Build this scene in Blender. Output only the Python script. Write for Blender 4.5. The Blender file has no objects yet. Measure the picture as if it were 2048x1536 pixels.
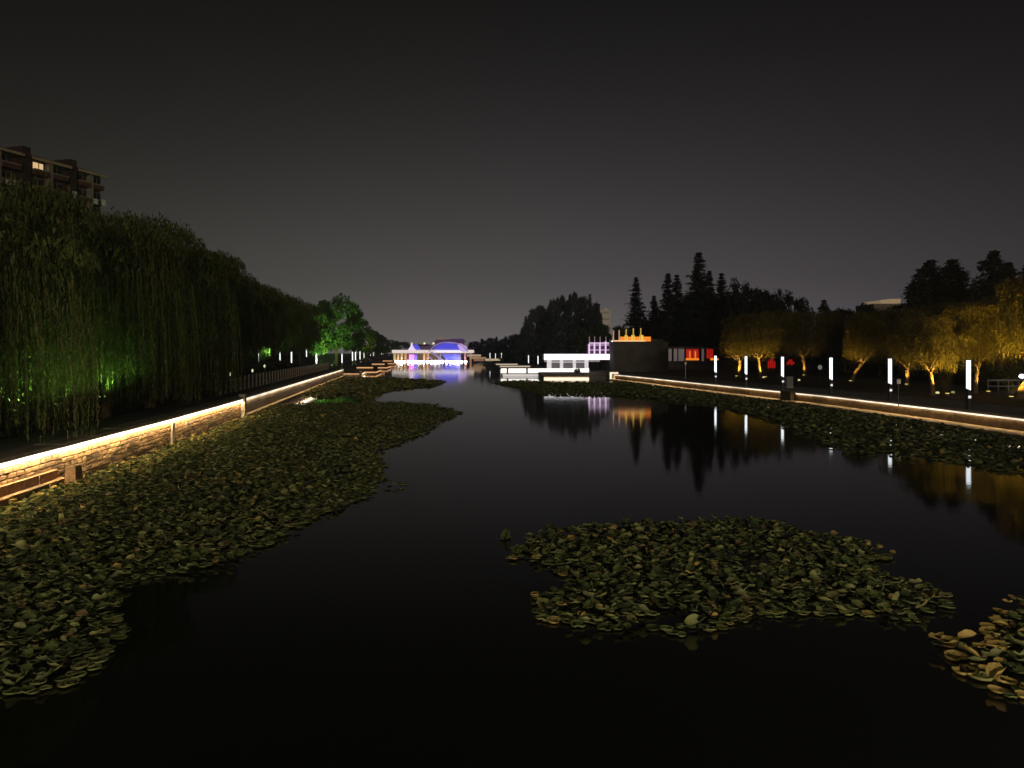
import bpy, math, random
import numpy as np
from mathutils import Vector, Matrix
R = math.radians
rng = np.random.default_rng(7)
random.seed(7)
S = bpy.context.scene

# ---------------------------------------------------------------- camera
F, HOR, HC = 1500.0, 700.0, 4.4
cd = bpy.data.cameras.new("camera"); cam = bpy.data.objects.new("camera", cd)
S.collection.objects.link(cam); S.camera = cam
cam.location = (0, 0, HC); cam.rotation_euler = (R(90), 0, 0)
cd.sensor_width = 36.0; cd.lens = 36.0 * F / 2048.0
cd.shift_y = -(768.0 - HOR) / 2048.0
cd.clip_start = 0.05; cd.clip_end = 6000
S.render.resolution_x = 1024; S.render.resolution_y = 768

# ---------------------------------------------------------------- sky (city glow at night)
w = bpy.data.worlds.new("World"); S.world = w; w.use_nodes = True
nt = w.node_tree; nt.nodes.clear()
def N(t, **k):
    n = nt.nodes.new(t)
    for a, b in k.items(): setattr(n, a, b)
    return n
def M(op, a, b=None, c=None):
    n = N('ShaderNodeMath', operation=op)
    for i, v in enumerate((a, b, c)):
        if v is None: continue
        if isinstance(v, (int, float)): n.inputs[i].default_value = v
        else: nt.links.new(v, n.inputs[i])
    return n.outputs[0]
tc = N('ShaderNodeTexCoord'); sp = N('ShaderNodeSeparateXYZ')
nt.links.new(tc.outputs['Generated'], sp.inputs[0])
e = M('MAXIMUM', sp.outputs[2], 0.0)
fall = M('EXPONENT', M('MULTIPLY', e, -6.9))
az = M('ADD', M('MULTIPLY', M('EXPONENT', M('MULTIPLY', M('SUBTRACT', 1.0, sp.outputs[1]), -4.6)), 0.84), 0.16)
nz = N('ShaderNodeTexNoise'); nz.inputs['Scale'].default_value = 2.2; nz.inputs['Detail'].default_value = 3
mp = N('ShaderNodeMapping'); mp.inputs['Scale'].default_value = (1, 1, 3.0)
nt.links.new(tc.outputs['Generated'], mp.inputs[0]); nt.links.new(mp.outputs[0], nz.inputs[0])
var = M('ADD', M('MULTIPLY', nz.outputs[0], 0.16), 0.92)
rad = M('ADD', M('MULTIPLY', M('MULTIPLY', M('MULTIPLY', fall, az), var), 0.20), 0.0002)
tf = N('ShaderNodeMapRange'); nt.links.new(sp.outputs[0], tf.inputs[0])
tf.inputs[1].default_value = -0.55; tf.inputs[2].default_value = 0.6
tint = N('ShaderNodeValToRGB'); nt.links.new(tf.outputs[0], tint.inputs[0])
cr = tint.color_ramp; cr.elements[0].color = (1.0, .94, .80, 1); cr.elements[1].color = (.98, .86, .96, 1)
el = cr.elements.new(.5); el.color = (1.0, .90, .91, 1)
bg = N('ShaderNodeBackground'); nt.links.new(tint.outputs[0], bg.inputs[0]); nt.links.new(rad, bg.inputs[1])
wo = N('ShaderNodeOutputWorld'); nt.links.new(bg.outputs[0], wo.inputs[0])
w.cycles.sampling_method = 'MANUAL'; w.cycles.sample_map_resolution = 256

# faint warm light of the town behind the camera
sd = bpy.data.lights.new("sun", 'SUN'); sd.energy = 0.50; sd.angle = R(12); sd.color = (1, .86, .6)
so = bpy.data.objects.new("sun", sd); S.collection.objects.link(so)
so.rotation_euler = (R(83), 0, R(13))

S.view_settings.view_transform = 'Standard'; S.view_settings.look = 'None'
S.view_settings.exposure = 0; S.view_settings.gamma = 1; S.view_settings.use_curve_mapping = False
cy = S.cycles
cy.max_bounces = 5; cy.diffuse_bounces = 2; cy.glossy_bounces = 3; cy.transmission_bounces = 3
cy.volume_bounces = 0; cy.caustics_reflective = False; cy.caustics_refractive = False
cy.use_denoising = True; cy.sample_clamp_indirect = 3.0; cy.use_light_tree = True

# ---------------------------------------------------------------- helpers
def PX(px, Y): return (px - 1024.0) / F * Y
def PZ(py, Y): return HC - (py - HOR) / F * Y
def WY(py, z=0.0): return F * (HC - z) / (py - HOR)
def WP(px, py, z=0.0):
    Y = WY(py, z); return (PX(px, Y), Y)

MAT = {}
def mat(name, col, rough=.8, noise=.25, scale=3.0, emit=None, spec=.3, metal=0, bump=0.0, trans=0.0, bscale=None):
    if name in MAT: return MAT[name]
    m = bpy.data.materials.new(name); m.use_nodes = True; t = m.node_tree
    b = t.nodes['Principled BSDF']; b.inputs['Roughness'].default_value = rough
    b.inputs['Specular IOR Level'].default_value = spec; b.inputs['Metallic'].default_value = metal
    g = t.nodes.new('ShaderNodeTexCoord')
    n = t.nodes.new('ShaderNodeTexNoise'); n.inputs['Scale'].default_value = scale; n.inputs['Detail'].default_value = 5
    t.links.new(g.outputs['Object'], n.inputs['Vector'])
    r = t.nodes.new('ShaderNodeValToRGB'); t.links.new(n.outputs[0], r.inputs[0])
    a = [max(0, c * (1 - noise)) for c in col]; h = [c * (1 + noise) for c in col]
    r.color_ramp.elements[0].color = (*a, 1); r.color_ramp.elements[1].color = (*h, 1)
    r.color_ramp.elements[0].position = .35; r.color_ramp.elements[1].position = .65
    t.links.new(r.outputs[0], b.inputs['Base Color'])
    if bump:
        bn = t.nodes.new('ShaderNodeTexNoise'); bn.inputs['Scale'].default_value = bscale or scale * 3; bn.inputs['Detail'].default_value = 4
        t.links.new(g.outputs['Object'], bn.inputs['Vector'])
        bp = t.nodes.new('ShaderNodeBump'); bp.inputs['Strength'].default_value = bump; bp.inputs['Distance'].default_value = .05
        t.links.new(bn.outputs[0], bp.inputs['Height']); t.links.new(bp.outputs[0], b.inputs['Normal'])
    if emit:
        b.inputs['Emission Color'].default_value = (*emit[0], 1); b.inputs['Emission Strength'].default_value = emit[1]
    if trans:
        tr = t.nodes.new('ShaderNodeBsdfTranslucent'); mx = t.nodes.new('ShaderNodeMixShader'); mx.inputs[0].default_value = trans
        t.links.new(r.outputs[0], tr.inputs[0]); o = t.nodes['Material Output']
        t.links.new(b.outputs[0], mx.inputs[1]); t.links.new(tr.outputs[0], mx.inputs[2]); t.links.new(mx.outputs[0], o.inputs[0])
    MAT[name] = m; return m

def tag(o, label=None, cat=None, group=None, kind=None):
    if label: o['label'] = label
    if cat: o['category'] = cat
    if group: o['group'] = group
    if kind: o['kind'] = kind
    return o
def link(o, parent=None):
    S.collection.objects.link(o)
    if parent is not None: o.parent = parent
    return o
def thing(name, label, cat, loc=(0, 0, 0), rz=0.0, group=None, kind=None):
    o = bpy.data.objects.new(name, None); o.empty_display_size = .1
    link(o); o.location = loc; o.rotation_euler = (0, 0, rz)
    return tag(o, label, cat, group, kind)

class MB:
    def __init__(s): s.v = []; s.f = []; s.m = []
    def add(s, vs, fs, mi=0):
        b = len(s.v); s.v.extend([tuple(p) for p in vs]); s.f.extend([tuple(b + i for i in f) for f in fs]); s.m.extend([mi] * len(fs)); return s
    def box(s, x0, x1, y0, y1, z0, z1, mi=0):
        return s.add([(x0,y0,z0),(x1,y0,z0),(x1,y1,z0),(x0,y1,z0),(x0,y0,z1),(x1,y0,z1),(x1,y1,z1),(x0,y1,z1)],
                     [(0,3,2,1),(4,5,6,7),(0,1,5,4),(1,2,6,5),(2,3,7,6),(3,0,4,7)], mi)
    def tube(s, pts, rads, n=6, mi=0, cap=True):
        b = len(s.v); k = len(pts)
        for i, p in enumerate(pts):
            p = Vector(p); d = Vector(pts[min(i+1, k-1)]) - Vector(pts[max(i-1, 0)])
            d = d.normalized() if d.length > 1e-6 else Vector((0, 0, 1))
            u = d.cross(Vector((0, 1, 0)) if abs(d.y) < .9 else Vector((1, 0, 0))).normalized(); q = d.cross(u)
            for j in range(n):
                a = 2 * math.pi * j / n; s.v.append(tuple(p + (u * math.cos(a) + q * math.sin(a)) * rads[i]))
        for i in range(k - 1):
            for j in range(n):
                s.f.append((b+i*n+j, b+i*n+(j+1)%n, b+(i+1)*n+(j+1)%n, b+(i+1)*n+j)); s.m.append(mi)
        if cap:
            s.f.append(tuple(b + j for j in range(n))[::-1]); s.m.append(mi)
            s.f.append(tuple(b + (k-1)*n + j for j in range(n))); s.m.append(mi)
        return s
    def prism(s, pts, side, o0, o1, z0, z1, mi=0):
        """band along a polyline; offsets measured towards side*(normal)"""
        k = len(pts); vs = []
        for i, p in enumerate(pts):
            a = Vector(pts[max(i-1, 0)]); c = Vector(pts[min(i+1, k-1)]); d = (c - a).normalized()
            n = Vector((d.y, -d.x)) * side; P = Vector(p)
            q0 = P + n * o0; q1 = P + n * o1
            vs += [(q0.x,q0.y,z0),(q1.x,q1.y,z0),(q1.x,q1.y,z1),(q0.x,q0.y,z1)]
        fs = [(0,1,2,3), ((k-1)*4+3,(k-1)*4+2,(k-1)*4+1,(k-1)*4)]
        for i in range(k - 1):
            a, b = i*4, (i+1)*4
            for j in range(4): fs.append((a+j, b+j, b+(j+1)%4, a+(j+1)%4))
        return s.add(vs, fs, mi)
    def mesh(s, name, mats):
        me = bpy.data.meshes.new(name); me.from_pydata(s.v, [], s.f)
        for m in (mats if isinstance(mats, (list, tuple)) else [mats]): me.materials.append(m)
        if max(s.m or [0]): me.polygons.foreach_set('material_index', s.m)
        me.update(); return me
    def build(s, name, mats, parent=None):
        return link(bpy.data.objects.new(name, s.mesh(name, mats)), parent)
def inst(name, me, parent=None, loc=(0,0,0), rot=(0,0,0), sc=(1,1,1)):
    o = bpy.data.objects.new(name, me); o.location = loc; o.rotation_euler = rot; o.scale = sc
    return link(o, parent)
def np_mesh(name, V, Fc, mats, mi=None, smooth=False):
    V = np.asarray(V, np.float32).reshape(-1, 3); Fc = np.asarray(Fc, np.int32); k = Fc.shape[1]
    me = bpy.data.meshes.new(name); me.vertices.add(len(V)); me.vertices.foreach_set('co', V.ravel())
    me.loops.add(Fc.size); me.loops.foreach_set('vertex_index', Fc.ravel())
    me.polygons.add(len(Fc)); me.polygons.foreach_set('loop_start', np.arange(0, Fc.size, k, dtype=np.int32))
    for m in mats: me.materials.append(m)
    if mi is not None: me.polygons.foreach_set('material_index', np.asarray(mi, np.int32))
    if smooth: me.polygons.foreach_set('use_smooth', np.ones(len(Fc), bool))
    me.update(calc_edges=True); me.validate(); return me
ORD = ['first','second','third','fourth','fifth','sixth','seventh','eighth','ninth','tenth','eleventh','twelfth','thirteenth',
       'fourteenth','fifteenth','sixteenth','seventeenth','eighteenth','nineteenth','twentieth']

# ---------------------------------------------------------------- materials
m_soil = mat('soil', (.10, .075, .045), .95, .4, 1.2, bump=.6)
m_pave = mat('paving', (.16, .15, .14), .85, .25, .8, bump=.2)
m_stone = [mat('sandstone_a', (.25, .15, .085), .9, .3, 6, bump=.6), mat('sandstone_b', (.19, .12, .07), .9, .3, 6, bump=.6),
           mat('sandstone_c', (.31, .20, .11), .9, .3, 6, bump=.6), mat('sandstone_d', (.13, .09, .065), .9, .3, 6, bump=.6)]
m_mortar = mat('mortar', (.13, .10, .08), .95, .3, 8, bump=.4)
m_cope = mat('coping_stone', (.34, .29, .24), .8, .2, 2.5, bump=.3)
m_panel = mat('facing_panel', (.22, .18, .16), .6, .18, 1.5, bump=.15)
m_ledge = mat('ledge_stone', (.5, .38, .26), .8, .2, 2.0, bump=.2)
m_led = mat('led_strip_warm', (.12, .12, .12), .5, 0, emit=((1, .86, .66), 2.6)); m_led_u = mat('led_lens_under', (.12, .12, .12), .5, 0, emit=((1, .72, .34), 85.0)); m_led_ru = mat('led_lens_under_right', (.12, .12, .12), .5, 0, emit=((1, .72, .38), 20.0))
m_led_r = mat('led_strip_right', (.12, .12, .12), .5, 0, emit=((1, .86, .66), 1.5))
m_led_far = mat('led_strip_amber', (.12, .12, .12), .5, 0, emit=((1, .50, .20), .8))
m_tube = mat('lamp_tube', (.12, .12, .12), .4, 0, emit=((.9, .97, 1), 1.9))
m_black = mat('black_metal', (.02, .02, .022), .45, .1, spec=.5)
m_grey = mat('grey_metal', (.11, .11, .12), .5, .15, 4, spec=.5)
m_bark = mat('bark', (.13, .09, .055), .95, .45, 7, bump=.8)
m_wht = mat('white_paint', (.78, .76, .78), .6, .05, 2)
m_wlit = mat('white_light_band', (.12, .12, .12), .5, 0, emit=((1, .93, 1), 1.6))
m_wlit2 = mat('white_light_low', (.12, .12, .12), .5, 0, emit=((1, .93, .85), 1.7))
m_plit = mat('lilac_light_band', (.12, .12, .12), .5, 0, emit=((.95, .68, .98), .95))
m_olit = mat('orange_light_band', (.12, .12, .12), .5, 0, emit=((1, .27, .015), .95))
m_ylit = mat('yellow_light_band', (.12, .12, .12), .5, 0, emit=((1, .58, .06), 1.0))
m_rlit = mat('red_light_panel', (.6, .1, .1), .5, .2, emit=((.75, .015, .01), .38))
m_blit = mat('blue_light_panel', (.2, .2, .6), .5, 0, emit=((.045, .045, .70), .95))
m_mlit = mat('magenta_light', (.6, .2, .6), .5, 0, emit=((1, .25, .95), 1.2))
m_dark = mat('dark_render', (.11, .095, .085), .9, .25, .6, bump=.1)
m_fac = mat('facade_brick', (.11, .05, .035), .9, .3, 1.5)
m_conc = mat('concrete', (.24, .20, .17), .85, .2, 1.0)
m_roof = mat('tile_roof', (.16, .06, .03), .85, .3, 3)

for mm_ in (m_led, m_led_u, m_led_r, m_led_ru):                  # strips age unevenly along their length
    t = mm_.node_tree; b = t.nodes['Principled BSDF']; g = t.nodes.new('ShaderNodeTexCoord'); n = t.nodes.new('ShaderNodeTexNoise'); n.inputs['Scale'].default_value = .35
    q = t.nodes.new('ShaderNodeMapRange'); st0 = b.inputs['Emission Strength'].default_value
    q.inputs[1].default_value = .35; q.inputs[2].default_value = .65; q.inputs[3].default_value = st0*.6; q.inputs[4].default_value = st0*1.15
    t.links.new(g.outputs['Object'], n.inputs['Vector']); t.links.new(n.outputs[0], q.inputs[0]); t.links.new(q.outputs[0], b.inputs['Emission Strength'])
def leafmat(n, c, tr=.3, rough=.6, noise=.35, scale=1.3, spec=.25): return mat(n, c, rough, noise, scale, trans=tr, spec=spec)
m_wil = [leafmat('willow_leaf_a', (.085, .115, .028)), leafmat('willow_leaf_b', (.13, .128, .042)), leafmat('willow_leaf_c', (.06, .075, .022))]
m_bro = [leafmat('broad_leaf_a', (.045, .085, .02)), leafmat('broad_leaf_b', (.07, .10, .025))]
m_con = [leafmat('needle_a', (.015, .02, .012), .1), leafmat('needle_b', (.022, .024, .014), .1)]
m_und = [leafmat('undergrowth_a', (.03, .055, .015)), leafmat('undergrowth_b', (.05, .07, .02))]
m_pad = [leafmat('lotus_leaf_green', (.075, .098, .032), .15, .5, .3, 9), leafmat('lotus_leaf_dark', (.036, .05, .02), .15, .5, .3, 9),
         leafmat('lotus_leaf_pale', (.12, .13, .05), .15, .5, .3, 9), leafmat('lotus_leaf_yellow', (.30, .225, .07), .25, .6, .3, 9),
         leafmat('lotus_leaf_brown', (.12, .08, .045), .1, .8, .35, 9)]

for mm_ in m_pad:                                              # lotus leaves are paler underneath
    t = mm_.node_tree; b = t.nodes['Principled BSDF']; rp_ = b.inputs['Base Color'].links[0].from_socket
    ge = t.nodes.new('ShaderNodeNewGeometry'); b.inputs['Specular IOR Level'].default_value = .12; b.inputs['Roughness'].default_value = .68
    mx = t.nodes.new('ShaderNodeMix'); mx.data_type = 'RGBA'
    c = [rp_.node.color_ramp.elements[1].color[i] for i in range(3)]
    t.links.new(ge.outputs['Backfacing'], mx.inputs[0]); t.links.new(rp_, mx.inputs[6]); mx.inputs[7].default_value = (c[0]*1.3 + .11, c[1]*1.2 + .11, c[2] + .06, 1)
    t.links.new(mx.outputs[2], b.inputs['Base Color'])

# ---------------------------------------------------------------- water
m = bpy.data.materials.new('water'); m.use_nodes = True; t = m.node_tree; b = t.nodes['Principled BSDF']
b.inputs['Base Color'].default_value = (.0035, .004, .003, 1); b.inputs['Roughness'].default_value = .05
b.inputs['IOR'].default_value = 1.31; b.inputs['Specular IOR Level'].default_value = .5
g = t.nodes.new('ShaderNodeTexCoord'); mpn = t.nodes.new('ShaderNodeMapping'); mpn.inputs['Scale'].default_value = (.5, 2.2, 1)
t.links.new(g.outputs['Object'], mpn.inputs[0])
n1 = t.nodes.new('ShaderNodeTexNoise'); n1.inputs['Scale'].default_value = 1.1; n1.inputs['Detail'].default_value = 3
t.links.new(mpn.outputs[0], n1.inputs[0])
bp = t.nodes.new('ShaderNodeBump'); bp.inputs['Strength'].default_value = .10; bp.inputs['Distance'].default_value = .02
t.links.new(n1.outputs[0], bp.inputs['Height']); t.links.new(bp.outputs[0], b.inputs['Normal'])
m_water = m
o = MB().add([(-900,-80,0),(900,-80,0),(900,2500,0),(-900,2500,0)], [(0,1,2,3)]).build('water', m_water); tag(o, kind='structure')

# ---------------------------------------------------------------- banks
LW = [(-13.9, 6), (-14.0, 14), (-14.7, 21.6), (-16.05, 35.2), (-17.75, 48.9)]            # rubble wall
LP = [(-17.75, 48.9), (-22.9, 86.0), (-28.4, 125.7)]                                     # panelled wall
LF = [(-28.4, 125.7), (-25.4, 125.9), (-47.4, 290), (-95, 640)]                          # far low bank
RW = [(30.6, 4), (29.0, 20), (26.9, 39.2), (26.0, 49), (24.7, 59.8), (22.6, 70), (19.9, 84.5), (17.6, 98), (15.2, 111)]
LZ, RZ = 1.3, .85
def sheet(name, pts, z, mt):
    """closed ground sheet with a skirt down to the water bed"""
    k = len(pts); v = [(x, y, z) for x, y in pts] + [(x, y, -1) for x, y in pts]
    f = [tuple(range(k))] + [(i, i + k, (i+1) % k + k, (i+1) % k) for i in range(k)]
    o = MB().add(v, f).build(name, mt); tag(o, kind='structure'); return o
def off(pts, d): return [(x + d, y) for x, y in pts]
sheet('left_bank', off(LW, -.25) + off(LP, -.25)[1:] + [(-31, 126.1), (-60, 340), (-100, 640), (-2500, 2400), (-2500, -60), (-14, -60)], LZ - .06, m_soil)
sheet('left_lower_bank', [(-28.4, 126.0), (-25.6, 126.2), (-47.6, 290), (-95, 640), (-105, 640), (-62, 340), (-31, 126.2)], .45, m_pave)
sheet('right_bank', [(31, -60)] + off(RW, .25) + [(15.0, 111.8), (15.0, 124), (14, 134), (30, 150), (20, 300), (-60, 640), (2500, 2400), (2500, -60)], RZ - .06, m_soil)
sheet('right_far_bank', [(4.4, 107), (10.9, 107), (10.9, 112), (15.0, 112), (15.0, 124), (13.9, 134.5), (30, 150.5), (20, 300), (-60, 640), (-70, 640), (-12.3, 285), (-2.0, 128), (4.4, 128)], .62, m_pave)
# paved promenades
o = MB().prism(off(LW, -.6) + off(LP, -.6)[1:], -1, 0, 2.0, LZ - .055, LZ - .02).build('left_promenade', m_pave); tag(o, kind='structure')
o = MB().prism(off(RW, .6), 1, 0, 5.0, RZ - .055, RZ - .02).build('right_promenade', m_pave); tag(o, kind='structure')
m_grass = leafmat('grass_ground', (.04, .05, .018), 0)

# ---- rubble wall, left
def lerp_poly(pts, s):
    acc = 0
    for i in range(len(pts) - 1):
        a, b = Vector(pts[i]), Vector(pts[i+1]); L = (b - a).length
        if s <= acc + L or i == len(pts) - 2:
            d = (b - a) / L; return a + d * (s - acc), d
        acc += L
def plen(pts): return sum((Vector(pts[i+1]) - Vector(pts[i])).length for i in range(len(pts)-1))
wall = thing('stone_retaining_wall', 'rough brown stone retaining wall with a bright light line under its coping, near left bank', 'wall', (-15, 30, 0))
def under(par, pts, sub=(0,0)): return pts
wall.location = (0, 0, 0)
MB().prism(LW, 1, -.45, -.06, -.6, LZ - .26).build('wall_core', m_mortar, wall)
def stone_mesh(i):
    r = random.Random(i); vs = []
    bm = MB()
    # rough block: two rings, front face bulged and bevelled
    L, D, H = .5, .5, .5
    def jit(a): return a + r.uniform(-.035, .035)
    back = [(-.5, -.5, -.5), (.5, -.5, -.5), (.5, -.5, .5), (-.5, -.5, .5)]
    mid = [(jit(-.49), .2, jit(-.47)), (jit(.49), .2, jit(-.47)), (jit(.49), .2, jit(.47)), (jit(-.49), .2, jit(.47))]
    fr = [(jit(-.36), jit(.5), jit(-.33)), (jit(.36), jit(.5), jit(-.33)), (jit(.36), jit(.5), jit(.33)), (jit(-.36), jit(.5), jit(.33))]
    vs = back + mid + fr; fs = []
    for q in (0, 4):
        for j in range(4): fs.append((q + j, q + (j+1) % 4, q + 4 + (j+1) % 4, q + 4 + j))
    fs.append((8, 9, 10, 11)); bm.add(vs, fs); return bm.mesh('stone', m_stone[i % 4])
stones = [stone_mesh(i) for i in range(12)]
tot = plen(LW); places = []
zc = -.06
row = 0
while zc < LZ - .3:
    h = [.17, .20, .15, .18, .16, .19, .17, .16][row % 8]; s = random.uniform(0, .3)
    while s < tot:
        L = random.uniform(.26, .55); places.append((s + L/2, zc + h/2, L, h)); s += L
    zc += h; row += 1
def place_mat(s, z, L, h):
    p, d = lerp_poly(LW, s); n = Vector((d.y, -d.x))
    dep = .16; q = p + n * (-.06 + dep/2 - .02 + random.uniform(-.012, .02))
    return Matrix.Translation((q.x, q.y, z)) @ Matrix(((-d.x, n.x, 0, 0), (-d.y, n.y, 0, 0), (0, 0, 1, 0), (0, 0, 0, 1))) @ Matrix.Diagonal((L - .015, dep, h - .013, 1))
vis = sorted([q for q in places if lerp_poly(LW, q[0])[0].y > 19.5], key=lambda q: q[0])
rest = MB(); cnt = 0
for q in sorted(places, key=lambda q: q[0]):
    y = lerp_poly(LW, q[0])[0].y; Mx = place_mat(*q)
    if y > 20.2 and cnt < 300:
        o = bpy.data.objects.new('stone', random.choice(stones)); o.matrix_world = Mx; link(o, wall); cnt += 1
    else:
        me = random.choice(stones)
        mi = list(m_stone).index(me.materials[0])
        rest.add([Mx @ v.co for v in me.vertices], [tuple(p.vertices) for p in me.polygons], mi)
o = rest.build('stonework', m_stone, wall); tag(o, kind='stuff')
# coping slabs, led strip
def coping(par, pts, side, z0, z1, o0, o1, step, mt, name='coping_slab'):
    tot = plen(pts); n = max(1, int(tot / step)); st = tot / n
    for i in range(n):
        a, d = lerp_poly(pts, i * st + .008); b_, d2 = lerp_poly(pts, (i+1) * st - .008)
        MB().prism([tuple(a), tuple(b_)], side, o0, o1, z0 + random.uniform(-.004, .004), z1 + random.uniform(-.006, .006)).build(name, mt, par)
coping(wall, LW, 1, LZ - .10, LZ + .03, -.55, .25, 1.2, m_cope)
def ledstrip(par, pts, side, o0, o1, z0, z1, step, mt, gap=.05):
    bm = MB(); tot = plen(pts); n = max(1, int(tot / step)); st = tot / n
    for i in range(n):
        a, d = lerp_poly(pts, i * st + gap/2); b_, d2 = lerp_poly(pts, (i+1) * st - gap/2)
        j = random.uniform(-.006, .006)
        bm.prism([tuple(a), tuple(b_)], side, o0, o1, z0 + j, z1 + j)
        if mt in (m_led, m_led_r) and side: bm.m[-4] = 1
    return bm.build('light_strip', [mt, m_led_u if mt is m_led else m_led_ru], par)
ledstrip(wall, LW, 1, .11, .22, LZ - .25, LZ - .11, 3.0, m_led, .06)
# ledges at the foot of the near wall
for (zt, o1, y1) in ((.52, .22, 24.35), (.24, .46, 24.5)):
    pts = [p for p in [(-13.9, 6), (-14.0, 14), (-14.7, 21.6)] ] + [(-14.7 - .1 * (y1 - 21.6), y1)]
    tt = plen(pts); n = int(tt / 1.1)
    for i in range(n):
        a, d = lerp_poly(pts, i * tt / n + .01); b_, _ = lerp_poly(pts, (i+1) * tt / n - .01)
        MB().prism([tuple(a), tuple(b_)], 1, .0, o1 + random.uniform(-.02, .02), -.3, zt + random.uniform(-.012, .012)).build('ledge_stone', m_stone[random.randint(0, 3)], wall)
x, y = -14.85 + .3, 24.3
bk = MB(); bk.add([(-.22,-.25,-.2),(.22,-.25,-.2),(.22,.25,-.2),(-.22,.25,-.2),(-.2,-.23,.5),(.2,-.23,.52),(.2,.23,.5),(-.2,.23,.49),(-.14,-.17,.56),(.14,-.16,.57),(.15,.17,.56),(-.14,.17,.55)],
       [(0,3,2,1),(0,1,5,4),(1,2,6,5),(2,3,7,6),(3,0,4,7),(4,5,9,8),(5,6,10,9),(6,7,11,10),(7,4,8,11),(8,9,10,11)])
o = bk.build('mooring_stone', m_stone[1]); o.scale = (.8,.8,.8); o.location = (x + .35, y, .22); tag(o, 'squat grey stone block standing on the ledge at the foot of the near left wall', 'stone block')
for (s_, lab) in ((35.5, 'low stone pier breaking the light line halfway along the rubble wall'),):
    pass
o = MB().box(-.05, .13, -.12, .12, -.3, 1.34).build('wall_pier', m_cope); o.location = (-16.0, 35.2, 0)
tag(o, 'slim stone pier breaking the light line halfway along the near left wall', 'pier')
pr = thing('wall_pier', 'taller stone pier where the rubble wall meets the panelled wall, left bank', 'pier', (-17.6, 49.0, 0))
MB().box(-.16, .2, -.16, .16, -.3, 1.46).build('shaft', m_cope, pr); MB().box(-.2, .24, -.2, .2, 1.46, 1.53).build('cap', m_cope, pr)

# panelled wall, left
pw = thing('panelled_retaining_wall', 'smooth grey panelled retaining wall with a light strip along its top, left bank beyond the rubble wall', 'wall')
MB().prism(LP, 1, -.35, -.04, -.6, LZ - .1).build('wall_core', m_mortar, pw)
tot = plen(LP); n = int(tot / 2.6)
for i in range(n):
    a, d = lerp_poly(LP, i * tot / n + .02 + .25 * (i == 0)); b_, _ = lerp_poly(LP, (i+1) * tot / n - .02)
    MB().prism([tuple(a), tuple(b_)], 1, -.04, .04 + random.uniform(0, .006), .22, LZ - .27).build('panel', m_panel, pw)
MB().prism(LP, 1, -.04, .42, -.3, .14).build('foot_ledge', m_ledge, pw)
coping(pw, LP, 1, LZ - .10, LZ + .03, -.55, .20, 2.6, m_cope)
ledstrip(pw, LP, 1, .05, .14, LZ - .27, LZ - .11, 3.0, m_led_r, .05)
# return corner at the end of the wall, lit
rc = thing('wall_end_return', 'short lit wall return at the far end of the panelled left wall', 'wall', (-28.4, 125.8, 0))
MB().box(-.3, 2.9, .25, .7, -.6, .48).build('low_wall', m_cope, rc)
MB().box(-.32, .05, -.30, .05, .0, 1.42).build('end_post', m_wht, rc)
MB().box(-.22, -.02, -.40, -.31, .05, 1.22).build('light_strip', m_led_r, rc)
MB().box(.1, 2.7, .14, .24, .30, .44).build('light_strip', m_led_far, rc)

# fence on the left bank
fc = thing('promenade_fence', 'long grey post and rail fence behind the left bank wall', 'fence')
fpts = [(-20.2, 52), (-24.9, 86.0), (-30.2, 124)]
tot = plen(fpts); st = 1.55; k = int(tot / st)
pm = MB().box(-.06, .06, -.06, .06, 0, 1.12).add([(-.075,-.075,1.12),(.075,-.075,1.12),(.075,.075,1.12),(-.075,.075,1.12),(0,0,1.2)], [(0,1,4),(1,2,4),(2,3,4),(3,0,4),(3,2,1,0)]).mesh('post', m_cope)
for i in range(k + 1):
    p, d = lerp_poly(fpts, i * st); inst('post', pm, fc, (p.x, p.y, LZ - .06))
for z in (.35, .9): MB().prism(fpts, 1, -.02, .02, LZ + z - .03, LZ + z + .02).build('rail', m_grey, fc)

# far low left bank, with light line and stepped landings
lb = thing('low_bank_wall', 'low stone edge with a thin cream light line running away along the far left bank', 'wall')
fl = [(-25.4, 126.2), (-36.0, 205.0)]
MB().prism(fl, 1, -.4, .0, -.5, .50).build('wall_core', m_cope, lb)
ledstrip(lb, [(-25.5, 127.5), (-33.6, 187.0)], 1, .02, .12, .28, .42, 4, m_led_r)
MB().prism([(-34.6, 126.5), (-55.0, 290)], 1, -.3, .3, .4, 1.55).build('upper_terrace', m_cope, lb)
for i, (px, py, wpx, lab) in enumerate(((736, 749, 18, 'nearest amber lit stone landing stepping into the water, far left bank'),
                                        (762, 739, 14, 'middle amber lit stone landing on the far left bank'),
                                        (780, 730, 11, 'farthest amber lit stone landing beside the lit footbridge'))):
    X, Y = WP(px, py); W_ = wpx / F * Y
    L = thing('landing', lab, 'landing', (X, Y, 0), .1, 'stepped landings on the far left bank')
    MB().box(-W_, W_*.8, 0, 14, -.4, .55).build('lower_deck', m_stone[3], L)
    MB().box(-W_*1.6, W_*.3, 5, 16, .56, 1.25).build('upper_deck', m_stone[3], L)
    MB().box(-W_*.9, W_*.8, -.12, 0, .28, .5).build('light_strip', m_led_far, L)
    MB().box(-W_*1.55, W_*.3, 4.86, 4.99, 1.0, 1.22).build('light_strip', m_led_far, L)
    MB().box(W_*.8+.01, W_*.8 + .16, .2, 13, .26, .48).build('light_strip', m_led_far, L)

m_rface = mat('brown_facing', (.085, .055, .025), .85, .35, 2.5, bump=.4)
m_pledge = mat('pale_ledge', (.62, .47, .30), .8, .2, 2.0, bump=.2)
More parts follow.
